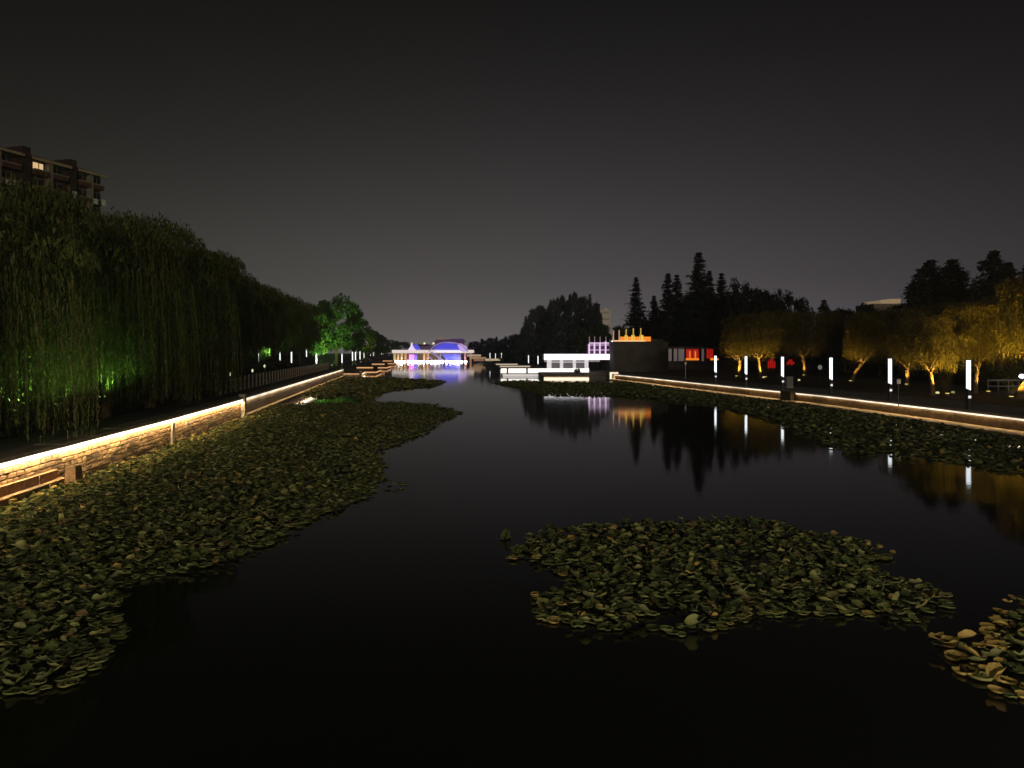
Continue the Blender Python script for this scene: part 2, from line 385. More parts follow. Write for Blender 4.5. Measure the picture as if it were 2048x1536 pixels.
# ---------------------------------------------------------------- right wall
rw = thing('right_quay_wall', 'long low quay wall of the right bank with a bright light strip and pale foot ledge', 'wall')
MB().prism(RW, -1, -.35, -.04, -.6, RZ - .1).build('wall_core', m_mortar, rw)
tot = plen(RW); n = int(tot / 2.4)
for i in range(n):
    a, d = lerp_poly(RW, i * tot / n + .015); b_, _ = lerp_poly(RW, (i+1) * tot / n - .015)
    MB().prism([tuple(a), tuple(b_)], -1, -.04, .04 + random.uniform(0, .012), .13, RZ - .2).build('panel', m_rface, rw)
tt = plen(RW); n = int(tt / 1.9)
for i in range(n):
    a, d = lerp_poly(RW, i * tt / n + .012); b_, _ = lerp_poly(RW, (i+1) * tt / n - .012)
    MB().prism([tuple(a), tuple(b_)], -1, -.03, 1.5 + random.uniform(-.01, .02), -.4, .12 + random.uniform(-.006, .006)).build('ledge_slab', m_pledge, rw)
coping(rw, RW, -1, RZ - .07, RZ + .03, -.5, .14, 1.9, m_cope)
ra = [p for p in RW if p[1] < 62] + [(24.0, 63.2)]
rb = [(23.55, 65.3)] + [p for p in RW if p[1] > 66]
ledstrip(rw, ra, -1, .05, .13, RZ - .165, RZ - .075, 3.0, m_led_r)
ledstrip(rw, rb, -1, .05, .13, RZ - .165, RZ - .075, 3.0, m_led_r)
o = MB().box(-.35, .3, -.8, .8, -.3, .84).build('wall_pier', m_stone[3]); o.location = (23.75, 64.3, 0); o.rotation_euler = (0, 0, R(11))
tag(o, 'dark stone pier interrupting the light strip of the right quay wall', 'pier')
ep = thing('quay_end_pier', 'bright cream lit pier at the far end of the right quay wall', 'pier', (15.1, 110.6, 0))
MB().box(-.7, .6, 0, 1.2, -.4, 1.2).build('block', m_ledge, ep)
MB().box(-.68, -.4, -.1, -.01, .05, 1.1).build('light_strip', m_led_r, ep); MB().box(-.4, .55, -.1, -.01, .9, 1.1).build('light_strip', m_led_r, ep)
MB().box(-.4, .55, -.1, -.01, .05, .16).build('light_strip', m_led_r, ep)

# ---------------------------------------------------------------- light columns (tube lamps)
tube_me = MB(); a = .085
tube_me.add([(-a,-a,.12),(a,-a,0),(a,a,0),(-a,a,.12),(-a,-a,1.82),(a,-a,1.82),(a,a,1.82),(-a,a,1.82)],
            [(0,3,2,1),(4,5,6,7),(0,1,5,4),(1,2,6,5),(2,3,7,6),(3,0,4,7)])
tube_me = tube_me.mesh('light_tube', m_tube)
tubeL_me = tube_me.copy(); tubeL_me.materials[0] = mat('lamp_tube_far', (.12, .12, .12), .4, 0, emit=((.95, 1, .92), 1.5))
post_me = MB().box(-.09, .09, -.09, .09, .08, 1.1).box(-.16, .16, -.16, .16, 0, .08).add([(-.11,-.11,1.1),(.11,-.11,1.1),(.11,.11,1.1),(-.11,.11,1.1),(-.11,-.11,1.21),(.11,-.11,1.09+.012),(.11,.11,1.09+.012),(-.11,.11,1.21)], [(0,1,5,4),(1,2,6,5),(2,3,7,6),(3,0,4,7)]).mesh('post', m_black)
cap_me = MB().box(-.12, .12, -.12, .12, 0, .05).mesh('cap', m_black)
spot_me = MB().box(-.085, .085, -.03, .0, -.08, .08).mesh('marker_light', mat('marker_light', (.12, .12, .12), .4, 0, emit=((.95, .95, 1), .9)))
def lamp(X, Y, foot, top, label, group, far=False):
    L = thing('light_column', label, 'lamp', (X, Y, foot), .1, group)
    if not far:
        inst('post', post_me, L); inst('light_tube', tube_me, L, (0, 0, 1.12)); inst('cap', cap_me, L, (0, 0, 2.945)); inst('marker_light', spot_me, L, (0, -.092, .72))
    else:
        z = top - foot - 1.82; inst('post', post_me, L, sc=(1, 1, max(.3, z / 1.1))); inst('light_tube', tubeL_me, L, (0, 0, z + .02)); inst('cap', cap_me, L, (0, 0, z + 1.845))
    return L
rl = [(1937, 45.6), (1780, 53.3), (1662, 61), (1565, 68), (1492, 74.5), (1431, 81)]
rlab = ['tallest and rightmost light column behind the right quay wall', 'light column second from the right on the right bank, beside the thin signpost',
        'light column left of the leaning yellow lit willow trunk', 'light column beside the grey cabinet on the right bank',
        'light column just right of the amber lit willow foot, second from left of the near row', 'light column in front of the red lit pavilion, leftmost of the near row']
for i, (px, Y) in enumerate(rl): lamp(PX(px, Y), Y, RZ - .02, 0, rlab[i], 'light columns along the right quay')
for i, (px, y0, y1) in enumerate([(1076,712,728),(1057,711,726),(1043,710,722),(1009,708,718),(1003,706,716),(991,707,717),(980,706,717)]):
    Y = 1.8 * F / (y1 - y0 + .5); z = PZ(y0, Y)
    lamp(PX(px, Y), Y, .6, max(z, 2.7), ORD[i] + ' small light column to the left of the white pavilion, counting leftwards', 'small light columns beyond the white pavilion', True)
ll = [(215,711,722),(428,702,728),(471,697,730),(516,697,724),(560,704,721),(583,704,726),(613,698,714),(633,708,728),(684,708,726),(705,704,722),(711,704,721),(720,703,719),(728,705,716),(741,701,712),(747,702,712),(763,700,709),(767,700,709),(775,699,707)]
for i, (px, y0, y1) in enumerate(ll):
    Y = 1.8 * F / (y1 - y0); z = PZ(y0, Y)
    lamp(PX(px, Y), Y, LZ - .06, max(z, 3.3), ORD[i] + ' light column from the left along the left bank promenade', 'light columns along the left promenade', True)
# little bollard lights on the left bank
bol = MB().tube([(0,0,0),(0,0,.55)], [.05,.05], 8).mesh('stem', m_black)
ico = MB().tube([(0,0,.55),(0,0,.6),(0,0,.7),(0,0,.8),(0,0,.84)], [.04,.08,.10,.07,.02], 10).mesh('globe', mat('globe_light', (.12, .12, .12), .4, 0, emit=((.92, 1, .6), .7)))
for i, (px, py, Y, lab) in enumerate([(426,749,62,'small globe garden light in the left bank planting, first from the left'), (460,748,64,'small globe garden light in the left bank planting, second from the left'),
                          (505,741,68,'larger yellowish globe garden light just before the fence begins'), (529,732,72,'globe garden light above the start of the left fence')]):
    g_ = thing('garden_light', lab, 'garden light', (PX(px, Y), Y, PZ(py, Y) - .7), 0, 'globe lights on the left bank')
    inst('stem', bol, g_, sc=(1, 1, 1)); inst('globe', ico, g_)

# ---------------------------------------------------------------- trees
def limb(bm, p0, d, L, r0, segs, bend, r):
    pts = [p0]; rad = [r0]; p = Vector(p0); d = Vector(d).normalized()
    for i in range(segs):
        d = (d + Vector((r.uniform(-bend, bend), r.uniform(-bend, bend), r.uniform(-bend*.5, bend*.8)))).normalized()
        p = p + d * (L / segs); pts.append(tuple(p)); rad.append(r0 * (1 - .82 * (i+1) / segs))
    bm.tube(pts, rad, 6); return pts
def willow(seed, hang, wm=None, lean=(0,0), R_=4.4, H=11.0, ns=1500, leaf=.24, lw=.055):
    r = random.Random(seed); g = np.random.default_rng(seed)
    bm = MB(); fork = r.uniform(2.8, 3.6)
    tp = [(0,0,-.1),(lean[0]*.25, lean[1]*.25, fork*.33),(lean[0]*.6+r.uniform(-.1,.1), lean[1]*.6, fork*.66),(lean[0], lean[1], fork)]
    bm.tube(tp, [.34,.26,.23,.22], 9)
    top = Vector(tp[-1])
    for i in range(9):
        a = i * 2*math.pi/9 + r.uniform(-.3,.3); up = r.uniform(.7, 2.0)
        pts = limb(bm, tuple(top - Vector((0,0,r.uniform(0,.5)))), (math.cos(a), math.sin(a), up), r.uniform(.5,.68)*H*.5, .12, 5, .25, r)
        for q in (2, 3, 4):
            limb(bm, pts[q], (math.cos(a + r.uniform(-1,1)), math.sin(a + r.uniform(-1,1)), r.uniform(.1,1)), r.uniform(1.2, 2.4), .05, 3, .3, r)
    trunk = bm.mesh('trunk', m_bark)
    V = []; MI = []
    # lobes give the crown its uneven outline
    lobes = [(r.uniform(0, 2*math.pi), r.uniform(.1,.62)*R_, r.uniform(.30,.48)*R_, H*r.uniform(.74,1.0)) for _ in range(11)] + [(0, 0, .5*R_, H*.97)]
    for s in range(ns):
        a0, rr, lr, lt = lobes[r.randrange(len(lobes))]
        u = math.sqrt(g.random()); th = g.random()*2*math.pi
        x = math.cos(a0)*rr + math.cos(th)*u*lr + lean[0]*.7; y = math.sin(a0)*rr + math.sin(th)*u*lr + lean[1]*.7
        rho = math.hypot(x, y) / R_
        zt = lt * (1 - .30*u*u) - .9*rho*rho*1.3 + g.normal(0, .22)
        zb = hang + abs(g.normal(0, .65)) + (1 - min(rho, 1))*(1.6 if hang > 1.5 else .7) + (.7 if hang > 1.5 else .35)*math.sin(3*a0)
        if g.random() < .40: zb = zt - g.uniform(1.0, 3.8)
        L = max(.8, zt - max(zb, hang)); n = max(4, int(L / .17))
        k = np.arange(n); dx, dy = g.normal(0, .05, 2) + np.array([x, y]) / R_ * .06
        cx = x + dx*k*.17*(1-k/n*.6) + .35*np.sin(k/n*1.5)*x/R_*.6 + g.normal(0, .012, n); cyy = y + dy*k*.17*(1-k/n*.6) + .35*np.sin(k/n*1.5)*y/R_*.6 + g.normal(0, .012, n)
        cz = zt - k*.17
        ang = g.random(n)*2*math.pi; ll_ = leaf*(.7 + .6*g.random(n)); spd = .35*ll_*(.4+.8*g.random(n))
        ux, uy = np.cos(ang), np.sin(ang)
        P0 = np.stack([cx - uy*lw*.5, cyy + ux*lw*.5, cz], 1); P1 = np.stack([cx + uy*lw*.5, cyy - ux*lw*.5, cz - .02], 1)
        P2 = np.stack([cx + ux*spd, cyy + uy*spd, cz - ll_], 1)
        V.append(np.stack([P0, P1, P2], 1)); c = 0 if g.random() < .55 else (1 if g.random() < .55 else 2); MI.append(np.full(n, c))
    # tuft leaves over the top
    nt_ = 6500; ch = g.integers(0, len(lobes), nt_); lo = np.array(lobes)
    dv = g.normal(0, 1, (nt_, 3)); dv /= np.linalg.norm(dv, axis=1)[:, None]; dv[:, 2] = np.abs(dv[:, 2])
    c = np.stack([np.cos(lo[ch,0])*lo[ch,1] + dv[:,0]*lo[ch,2] + lean[0]*.7, np.sin(lo[ch,0])*lo[ch,1] + dv[:,1]*lo[ch,2] + lean[1]*.7,
                  lo[ch,3] - 1.1 + dv[:,2]*1.0 - .9*(lo[ch,1]/R_)**2*1.3 + g.normal(0,.15,nt_)], 1)
    q = g.normal(0, 1, (nt_, 3, 3)) * np.array([.055, .055, .13]); V.append(c[:, None, :] + q); MI.append(g.integers(0, 3, nt_))
    V = np.concatenate(V); MI = np.concatenate(MI); Fc = np.arange(len(V)*3).reshape(-1, 3)
    return trunk, np_mesh('crown', V.reshape(-1,3), Fc, wm or m_wil, MI)
def leaf_cloud(g, C, rad, n, size, flat=1.0):
    dv = g.normal(0, 1, (n, 3)); dv /= np.linalg.norm(dv, axis=1)[:, None]
    c = np.array(C) + dv * (rad * g.random(n)[:, None] ** .4) * np.array([1, 1, flat])
    return c[:, None, :] + g.normal(0, size, (n, 3, 3))
def broadleaf(seed, H=10.0, R_=4.0, base=2.0, size=.19, n=120, cl=52, mats=None):
    r = random.Random(seed); g = np.random.default_rng(seed); bm = MB()
    bm.tube([(0,0,-.1),(r.uniform(-.1,.1),0,base*.6),(r.uniform(-.2,.2),0,base*1.3)], [.28,.22,.18], 8)
    for i in range(7):
        a = i*.9 + r.random(); limb(bm, (0,0,base), (math.cos(a), math.sin(a), 1.3), H*.5, .11, 4, .25, r)
    V = []
    for i in range(cl):
        u = r.random(); z = base + .5 + (H - base - 1.1) * u; prof = math.sin(math.pi * (.12 + .80 * u)) ** .7
        a = r.uniform(0, 6.28); rr = R_ * prof * math.sqrt(r.random()) * .88
        V.append(leaf_cloud(g, (math.cos(a)*rr, math.sin(a)*rr, z), R_ * r.uniform(.18, .34), n, size, .75))
    V = np.concatenate(V); MI = (np.repeat(np.arange(cl), n) + (g.random(cl*n) < .2)) % 2
    return bm.mesh('trunk', m_bark), np_mesh('crown', V.reshape(-1,3), np.arange(len(V)*3).reshape(-1,3), mats or m_bro, MI)
def conifer(seed, H=20.0, R_=3.6, base=1.2, size=.22, layers=56, power=.82, tiered=0, dens=11, mats=None):
    r = random.Random(seed); g = np.random.default_rng(seed); bm = MB()
    bm.tube([(0,0,-.1),(.05,0,H*.5),(0,0,H*.99)], [.3,.17,.02], 7)
    V = []; MI = []
    for i in range(layers):
        f = (i + r.random()*.6) / layers; z = base + (H - base) * f
        Rz = R_ * (1 - f) ** power * r.uniform(.72, 1.12) + .05
        for k in range(11):
            a = r.uniform(0, 6.28); L = Rz * r.uniform(.55, 1.15)
            up = .25 if not tiered else .06
            m_ = max(3, int(L / .28)) * dens // 3
            t_ = g.random(m_) ** .7
            c = np.stack([math.cos(a)*L*t_, math.sin(a)*L*t_, z + L*t_*up - (t_**2)*L*.18], 1) + g.normal(0, .13*(1.15-f) + .05*L, (m_, 3)) * np.array([1, 1, .45 if tiered else .8])
            V.append(c[:, None, :] + g.normal(0, size*(1.15 - .45*f), (m_, 3, 3)) * np.array([1, 1, .6])); MI.append(np.full(m_, r.random() < .35))
    V = np.concatenate(V); MI = np.concatenate(MI).astype(int)
    return bm.mesh('trunk', m_bark), np_mesh('crown', V.reshape(-1,3), np.arange(len(V)*3).reshape(-1,3), mats or m_con, MI)
def plant(name, v, X, Y, z, label, cat, group, sc, rz=None, scz=None):
    t_ = thing(name, label, cat, (X, Y, z), random.uniform(0, 6.28) if rz is None else rz, group)
    s3 = (sc, sc, scz or sc); inst('trunk', v[0], t_, sc=s3); inst('crown', v[1], t_, sc=s3); return t_

WLh = [willow(21 + i, 2.6, ns=1500) for i in range(2)]
WL = [willow(11 + i, .15 + .12*i, lean=(random.uniform(-.4,.4), random.uniform(-.4,.4)), ns=2100, R_=4.8) for i in range(4)]
m_wilr = [leafmat('willow_amber_lit_a', (.115, .098, .018), .4), leafmat('willow_amber_lit_b', (.08, .08, .02), .4), leafmat('willow_amber_lit_c', (.15, .11, .02), .4)]  # part of the amber flood glow on the right willows is put into leaf colour
WR = [willow(31 + i, 2.7, wm=m_wilr, lean=l, H=10.5, R_=4.3, ns=1200) for i, l in enumerate([(.3,0),(1.7,0),(-.3,.2)])]
outline = [(-400,330),(0,352),(60,358),(100,378),(150,392),(200,408),(250,425),(290,412),(330,478),(370,488),(430,503),(460,540),(500,548),(520,568),(560,580),(600,600),(625,602),(800,640)]
def outl(px): return float(np.interp(px, [a for a, b in outline], [b for a, b in outline]))
def lwall(Y): return float(np.interp(Y, [p[1] for p in LW + LP[1:]] + [290], [p[0] for p in LW + LP[1:]] + [-52]))
Ys = [18.5, 24, 29.5, 35, 41, 47.5, 54, 61, 69, 78, 88, 99, 111, 124]
for i, Y in enumerate(Ys):
    X = lwall(Y) - (3.0 if Y < 50 else 5.0 if Y < 60 else 6.8); px = 1024 + F*X/Y
    H = PZ(outl(px), Y) - LZ; sc = H / 11.0
    lab = ORD[i] + ' weeping willow from the camera in the front row on the left bank'
    plant('willow_tree', (WL[i % 4] if Y < 66 else WLh[i % 2]), X, Y, LZ - .06, lab, 'tree', 'weeping willows along the left bank', min(sc, 1.12), scz=sc)
for i, Y in enumerate([22, 29, 36.5, 45, 54, 64, 75, 88, 103]):
    X = lwall(Y) - 12; px = 1024 + F*X/Y; H = (PZ(outl(px) + 8, Y) - LZ) * .92
    plant('willow_tree', WL[(i + 2) % 4], X, Y, LZ - .06, ORD[i] + ' weeping willow from the camera in the dark back row behind the left bank willows', 'tree', 'weeping willows in the back row, left bank', min(1.25, H/11), scz=H/11)

BR = [broadleaf(51 + i) for i in range(3)]
BRd = [broadleaf(61 + i, mats=m_con) for i in range(2)]
def tr_top(px, Y, ytop, z0): return PZ(ytop, Y) - z0
for i, (px, Y, yt, wpx, lab) in enumerate([
    (672, 150, 588, 105, 'large round crowned broadleaf tree lit green from below, at the end of the left willows'),
    (632, 142, 612, 60, 'broadleaf tree glowing bright green low down, left of the large round one'),
    (708, 175, 612, 60, 'dark shoulder tree leaning against the right side of the large green lit tree'),
    (732, 200, 650, 44, 'small tree tinged yellow green with a pale trunk, past the large round one'),
    (752, 240, 662, 36, 'second small tree in the row shrinking towards the footbridge'),
    (768, 290, 673, 30, 'third small dark tree in the row shrinking towards the footbridge'),
    (786, 360, 678, 34, 'far grey tree just left of the peak of the footbridge'),
    (806, 420, 683, 36, 'farthest low grey tree behind the left end of the footbridge'),
    (845, 520, 688, 60, 'hazy low tree behind the middle of the footbridge')]):
    H = tr_top(px, Y, yt, LZ); Rr = wpx / 2 / F * Y
    plant('broadleaf_tree', BR[i % 3], PX(px, Y), Y, LZ - .06, lab, 'tree', None, Rr/4.0*1.05, scz=H/10)

CN = [conifer(71 + i, R_=3.3 + .3*i) for i in range(3)]
CD = [conifer(81 + i, H=14, R_=6.2, layers=40, power=.55, tiered=1, size=.25, dens=14) for i in range(2)]
# tall narrow conifers, right of the terrace
for i, (px, Y, yt, wpx, lab) in enumerate([
    (1272, 165, 553, 40, 'tall thin conifer standing alone, leftmost behind the orange lit terrace'),
    (1308, 168, 590, 34, 'shorter thin conifer just right of the lone one behind the orange terrace'),
    (1290, 172, 632, 34, 'low conifer tucked between two thin ones above the orange lights'),
    (1336, 150, 545, 46, 'slender dark conifer, left one of the close pair above the dark block'),
    (1354, 152, 548, 44, 'slender dark conifer, right one of the close pair above the dark block'),
    (1398, 150, 503, 58, 'tallest conifer of all, its spire highest against the sky'),
    (1419, 156, 540, 40, 'narrow conifer close against the right of the tallest spire'),
    (1443, 150, 545, 48, 'pointed dark conifer second to the right of the tallest spire'),
    (1375, 148, 590, 60, 'lower dark conifer filling the gap left of the tallest spire')]):
    H = tr_top(px, Y, yt, RZ); plant('conifer_tree', CN[i % 3], PX(px, Y), Y, RZ - .06, lab, 'tree', 'tall conifers behind the terrace', wpx/2/F*Y/2.7*1.6, scz=H/20)
for i, (px, Y, yt, wpx, lab) in enumerate([
    (1478, 140, 558, 62, 'dark round topped tree just right of the tall conifers'),
    (1522, 138, 572, 66, 'dark broad tree second to the right of the tall conifers'),
    (1562, 136, 578, 62, 'dark broad tree third to the right of the tall conifers'),
    (1598, 136, 590, 50, 'dark tree at the right end of the high black mass'),
    (1350, 153, 640, 90, 'dense black tree behind the grey block, right of the orange lights'),
    (1420, 154, 630, 110, 'dense black tree above the red lit pavilion'),
    (1648, 130, 598, 44, 'small spiky dark tree alone in the dip of the right skyline'),
    (1690, 125, 612, 70, 'low dark tree right of the small spiky one on the right skyline'),
    (1735, 122, 608, 70, 'low dark tree left of the cream lit roof'),
    (1790, 118, 606, 70, 'low dark tree directly below the cream lit roof')]):
    H = tr_top(px, Y, yt, RZ)
    plant('dark_tree', (BRd[i % 2] if px != 1648 else CD[0]), PX(px, Y), Y, RZ - .06, lab, 'tree', 'dark trees behind the right bank', wpx/2/F*Y/(4.0 if px != 1648 else 4.6)*1.1, scz=H/(10 if px != 1648 else 14))
for i, (px, Y, yt, wpx, lab) in enumerate([
    (1838, 96, 545, 90, 'dark cedar at the left edge of the tall group right of the cream roof'),
    (1862, 98, 516, 120, 'spreading dark cedar left of centre in the tall right hand group'),
    (1905, 96, 516, 110, 'spreading dark cedar right of centre in the tall right hand group'),
    (1988, 90, 497, 110, 'pointed cedar rising highest near the right edge of the photo'),
    (2016, 94, 522, 80, 'smaller cedar spire just right of the highest right hand cedar'),
    (2060, 88, 520, 90, 'cedar cut off by the right edge of the photo')]):
    H = tr_top(px, Y, yt, RZ); plant('cedar_tree', CD[i % 2], PX(px, Y), Y, RZ - .06, lab, 'tree', 'dark cedars at the right edge', wpx/2/F*Y/4.6*1.1, scz=H/14)
for i, (px, Y, yt, wpx) in enumerate([(1322,158,615,70),(1368,160,600,80),(1408,160,580,80),(1450,160,585,80),(1500,150,580,80),(1545,148,590,80),(1300,176,640,60)]):
    H = tr_top(px, Y, yt, RZ)
    plant('dark_tree', BRd[i % 2], PX(px, Y), Y, RZ - .06, ORD[i] + ' tree from the left in the black mass between and behind the tall conifers', 'tree', 'trees massed behind the tall conifers', wpx/2/F*Y/4.0*1.15, scz=H/10)
# poplar like group in the middle; bluish haze glow is put into the leaf colour
m_pop = [leafmat('poplar_leaf_hazed_a', (.07, .08, .085), .2), leafmat('poplar_leaf_hazed_b', (.09, .095, .10), .2)]
PO = [broadleaf(91 + i, H=10, R_=3.4, base=1.2, mats=m_pop, cl=60) for i in range(2)] + [conifer(95, R_=3.4, mats=m_pop)]
for i, (px, yt, wpx) in enumerate([(1052,632,30),(1066,618,34),(1082,610,36),(1098,612,40),(1107,598,30),(1122,592,36),(1136,600,40),(1147,585,36),(1163,592,40),(1180,588,30),(1192,605,34),(1132,630,60),(1090,640,60),(1170,640,60)]):
    Y = 205 + (i * 7) % 19; H = tr_top(px, Y, yt, .6)
    plant('poplar_tree', PO[2] if i % 3 == 0 else PO[i % 2], PX(px, Y), Y, .6, ORD[i] + ' dark poplar of the hazy clump behind the white pavilion, counted from the left', 'tree', 'poplars behind the white pavilion',
          wpx/2/F*Y/(2.7 if i % 3 == 0 else 4.0)*1.25, scz=H/(20 if i % 3 == 0 else 10))
for i, (px, yt, wpx) in enumerate([(940,684,22),(952,681,24),(966,678,24),(980,674,24),(993,672,18),(1006,676,20),(1018,671,24),(1032,666,24),(1044,655,26),(1060,668,36),(1075,665,36)]):
    Y = 330 - i * 9; H = tr_top(px, Y, yt, .6)
    plant('distant_tree', BRd[i % 2] if i % 4 else CN[i % 3], PX(px, Y), Y, .6, ORD[i] + ' small dark tree rightwards from the footbridge on the far right bank', 'tree', 'far trees right of the footbridge', wpx/2/F*Y/(4.0 if i % 4 else 2.7)*1.3, scz=H/(10 if i % 4 else 20))
for i, (px, Y, yt, wpx, lab) in enumerate([(1165,150,655,50,'rounded greyish tree right behind the white pavilion roof'), (1200,152,646,56,'rounded greyish tree behind the lilac lit frame'),
                           (1240,150,650,56,'rounded tree behind the left end of the orange terrace'), (1150,160,668,50,'low pale bush like tree left of the lilac frame')]):
    H = tr_top(px, Y, yt, RZ); plant('round_tree', BR[i % 3], PX(px, Y), Y, RZ, lab, 'tree', 'rounded trees behind the pavilion', wpx/2/F*Y/4.0, scz=H/10)

# right willows, lit amber
rwil = [(1478,100,628,0,'amber lit willow farthest left on the right bank, beside the red pavilion'), (1520,97,622,2,'amber lit willow behind the second and third light columns'),
        (1610,104,620,2,'dim olive willow with an amber lit trunk behind the grey cabinet'), (1702,84.5,622,1,'willow with a leaning trunk lit bright yellow at its foot'),
        (1813,76,612,0,'willow with a short yellow lit trunk right of the second light column'), (1866,60,628,2,'small willow with a thin pale trunk lit orange and drooping amber crown'),
        (1950,63,600,0,'willow standing directly behind the rightmost light column'), (2035,56,540,1,'large amber willow cut by the right edge of the photo')]
amber = []
for i, (px, Y, yt, v, lab) in enumerate(rwil):
    H = tr_top(px, Y, yt, RZ); scz = H/10.5; X = PX(px, Y)
    plant('willow_tree', WR[v], X, Y, RZ - .06, lab, 'tree', 'amber lit willows on the right bank', max(.72, scz*(1.25 if px == 2035 else .98)), rz=0 if v == 1 else random.uniform(-.5,.5), scz=scz)
    amber.append((X, Y))
for i, (px, Y, yt, lab) in enumerate([(1560,118,618,'dark willow in the back row behind the third light column'), (1660,112,618,'dark willow in the back row behind the fourth light column'),
        (1760,100,618,'dark willow in the back row between the fourth and fifth light columns'), (1900,84,600,'dark willow in the back row left of the rightmost light column'), (2000,84,590,'dark willow in the back row near the right edge'), (2090,70,560,'dark willow in the back row beyond the right edge')]):
    H = tr_top(px, Y, yt, RZ); scz = H/10.5
    plant('willow_tree', WR[i % 3], PX(px, Y), Y, RZ - .06, lab, 'tree', 'dim willows behind the right bank row', max(.8, scz*1.05), scz=scz)

# ---------------------------------------------------------------- undergrowth (nobody could count it)
def scrub(name, label, regions, mats, seed, size=.10):
    g = np.random.default_rng(seed); V = []
    for (pts, wdt, h, n) in regions:
        L = plen(pts)
        for k in range(n):
            p, d = lerp_poly(pts, g.random()*L); nn = Vector((d.y, -d.x)); q = p + nn * g.uniform(-wdt/2, wdt/2)
            hh = h[1] * g.uniform(.5, 1.0); V.append(leaf_cloud(g, (q.x, q.y, h[0] + hh*.5), hh*.65, 34, size * (1 + q.y/120), .8))
    V = np.concatenate(V); MI = g.integers(0, 2, len(V))
    o = link(bpy.data.objects.new(name, np_mesh(name, V.reshape(-1,3), np.arange(len(V)*3).reshape(-1,3), mats, MI))); tag(o, label, 'plants', kind='stuff'); return o
scrub('undergrowth', 'dark green shrubs under the willows of the left bank', [
      ([(lwall(y) - 4.2 - (1.5 if y > 45 else 0), y) for y in (10, 25, 48)], 3.4, (LZ, 1.3), 520),
      ([(lwall(y) - 7.5, y) for y in (48, 86, 124)], 2.5, (LZ, .7), 260),
      ([(lwall(y) - 17, y) for y in (10, 48, 72)], 8, (LZ, 3.2), 420),
      ([(-60, 130), (-95, 330)], 16, (LZ, 6.5), 240)], m_und, 5, .13)
scrub('hedge', 'dark hedge and shrubs behind the right bank lawn', [
      ([(50, 60), (56, 90), (60, 128)], 8, (RZ, 1.7), 420), ([(70, 50), (75, 120), (30, 170)], 12, (RZ, 4.5), 380), ([(45,35),(62,60)], 8, (RZ, 2.2), 120),
      ([(12, 175), (-8, 330)], 10, (.6, 3.0), 200)], m_und, 6, .15)

# ---------------------------------------------------------------- flood lights with fixtures
fl_body = MB().box(-.14, .14, -.1, .1, 0, .16).mesh('housing', m_black)
def flood(X, Y, z, col, power, aim, ang, label, group, lens_strength=1.2, lens_col=None, r_=.10):
    f_ = thing('flood_light', label, 'flood light', (X, Y, z), 0, group)
    inst('housing', fl_body, f_)
    key = 'lens_%d_%d_%d_%d' % (col[0]*99, col[1]*99, col[2]*99, lens_strength*10)
    lm = mat(key, (.12, .12, .12), .4, 0, emit=(lens_col or col, lens_strength))
    MB().box(-.12, .12, -.08, .08, .165, .20).build('lens', lm, f_)
    l = bpy.data.lights.new('lamp', 'SPOT'); l.energy = power; l.color = col; l.spot_size = R(ang); l.spot_blend = .8; l.shadow_soft_size = r_
    o = bpy.data.objects.new('lamp', l); link(o, f_); o.location = (0, 0, .35)
    o.rotation_euler = Vector(aim).to_track_quat('-Z', 'Y').to_euler()
GR = (.5, 1, .24)
for (px, Y, dz, pw_, aim, lab) in [(24, 26, .1, 650, (.1,.1,1), 'green flood light low among the willow strands at the left edge'),
                               (118, 29, .1, 520, (.2,-.1,1), 'green flood light in the shrubs behind the nearest willows'),
                               (205, 33.5, .1, 380, (.1,-.1,1), 'green flood light behind the willow curtain, third from the left edge'),
                               (540, 104, 2.2, 3800, (-.1,-.5,1), 'green flood light under the willows past the fence start'), (330, 45, 1.4, 420, (.2,-.3,1), 'faint green flood light deep in the willow row, above the wall pier'),
                               (640, 134, .2, 7800, (.15,.5,1), 'strong green flood light below the glowing broadleaf tree'),
                               (664, 139, .2, 5200, (.0,.4,1), 'green flood light at the foot of the large round tree')]:
    flood(PX(px, Y), Y, LZ - .06 + dz + (.8 if Y < 60 else 0), GR, pw_, aim, 150, lab, 'green flood lights on the left bank', .8)
flood(PX(722, 192), 192, LZ, (.75, .9, .1), 3500, (.3, .4, 1), 120, 'yellow green flood light beside the small tree past the large round one', None)
AM = (1, .62, .09)
lens_c = (1, .75, .15)
alab = ['willow beside the red pavilion', 'willow behind the second light column', 'willow behind the grey cabinet', 'leaning yellow trunk', 'short yellow trunk right of the second column',
        'thin pale trunk', 'willow behind the rightmost column', 'large willow at the right edge']
for i, (X, Y) in enumerate(amber):
    dx = [-.7, .6, -.6, -.5, -.5, .9, .8, -1.2][i]
    flood(X + dx*.8, Y - .75, RZ - .05, AM, [2400, 2900, 500, 1800, 1000, 3900, 1300, 5500][i], (-dx*.25, .22, 1.2), (100 if i < 7 else 130), 'amber flood light at the foot of the ' + alab[i], 'amber flood lights on the right bank', 1.4, lens_c)
for (px, py, lab) in [(1527, 752, 'tiny pale ground light in the lawn between the second and third light columns'), (1598, 758, 'small yellow green ground light right of the grey cabinet'),
                      (1875, 785, 'bright cream ground light left of the rightmost light column'), (1906, 784, 'very faint pinkish ground light left of the rightmost light column')]:
    Y = F * (HC - RZ) / (py + 6 - HOR)
    g_ = thing('ground_light', lab, 'ground light', (PX(px, Y), Y, RZ - .05), 0, 'small ground lights on the right lawn')
    MB().tube([(0,0,0),(0,0,.2)], [.1,.1], 8).build('base', m_black, g_)
    MB().tube([(0,0,.2),(0,0,.3),(0,0,.36)], [.12,.14,.07], 10).build('lens', mat('ground_lens_%d' % px, (.12, .12, .12), .4, 0, emit=((1, .9, .35), .25 if px == 1906 else .8)), g_)

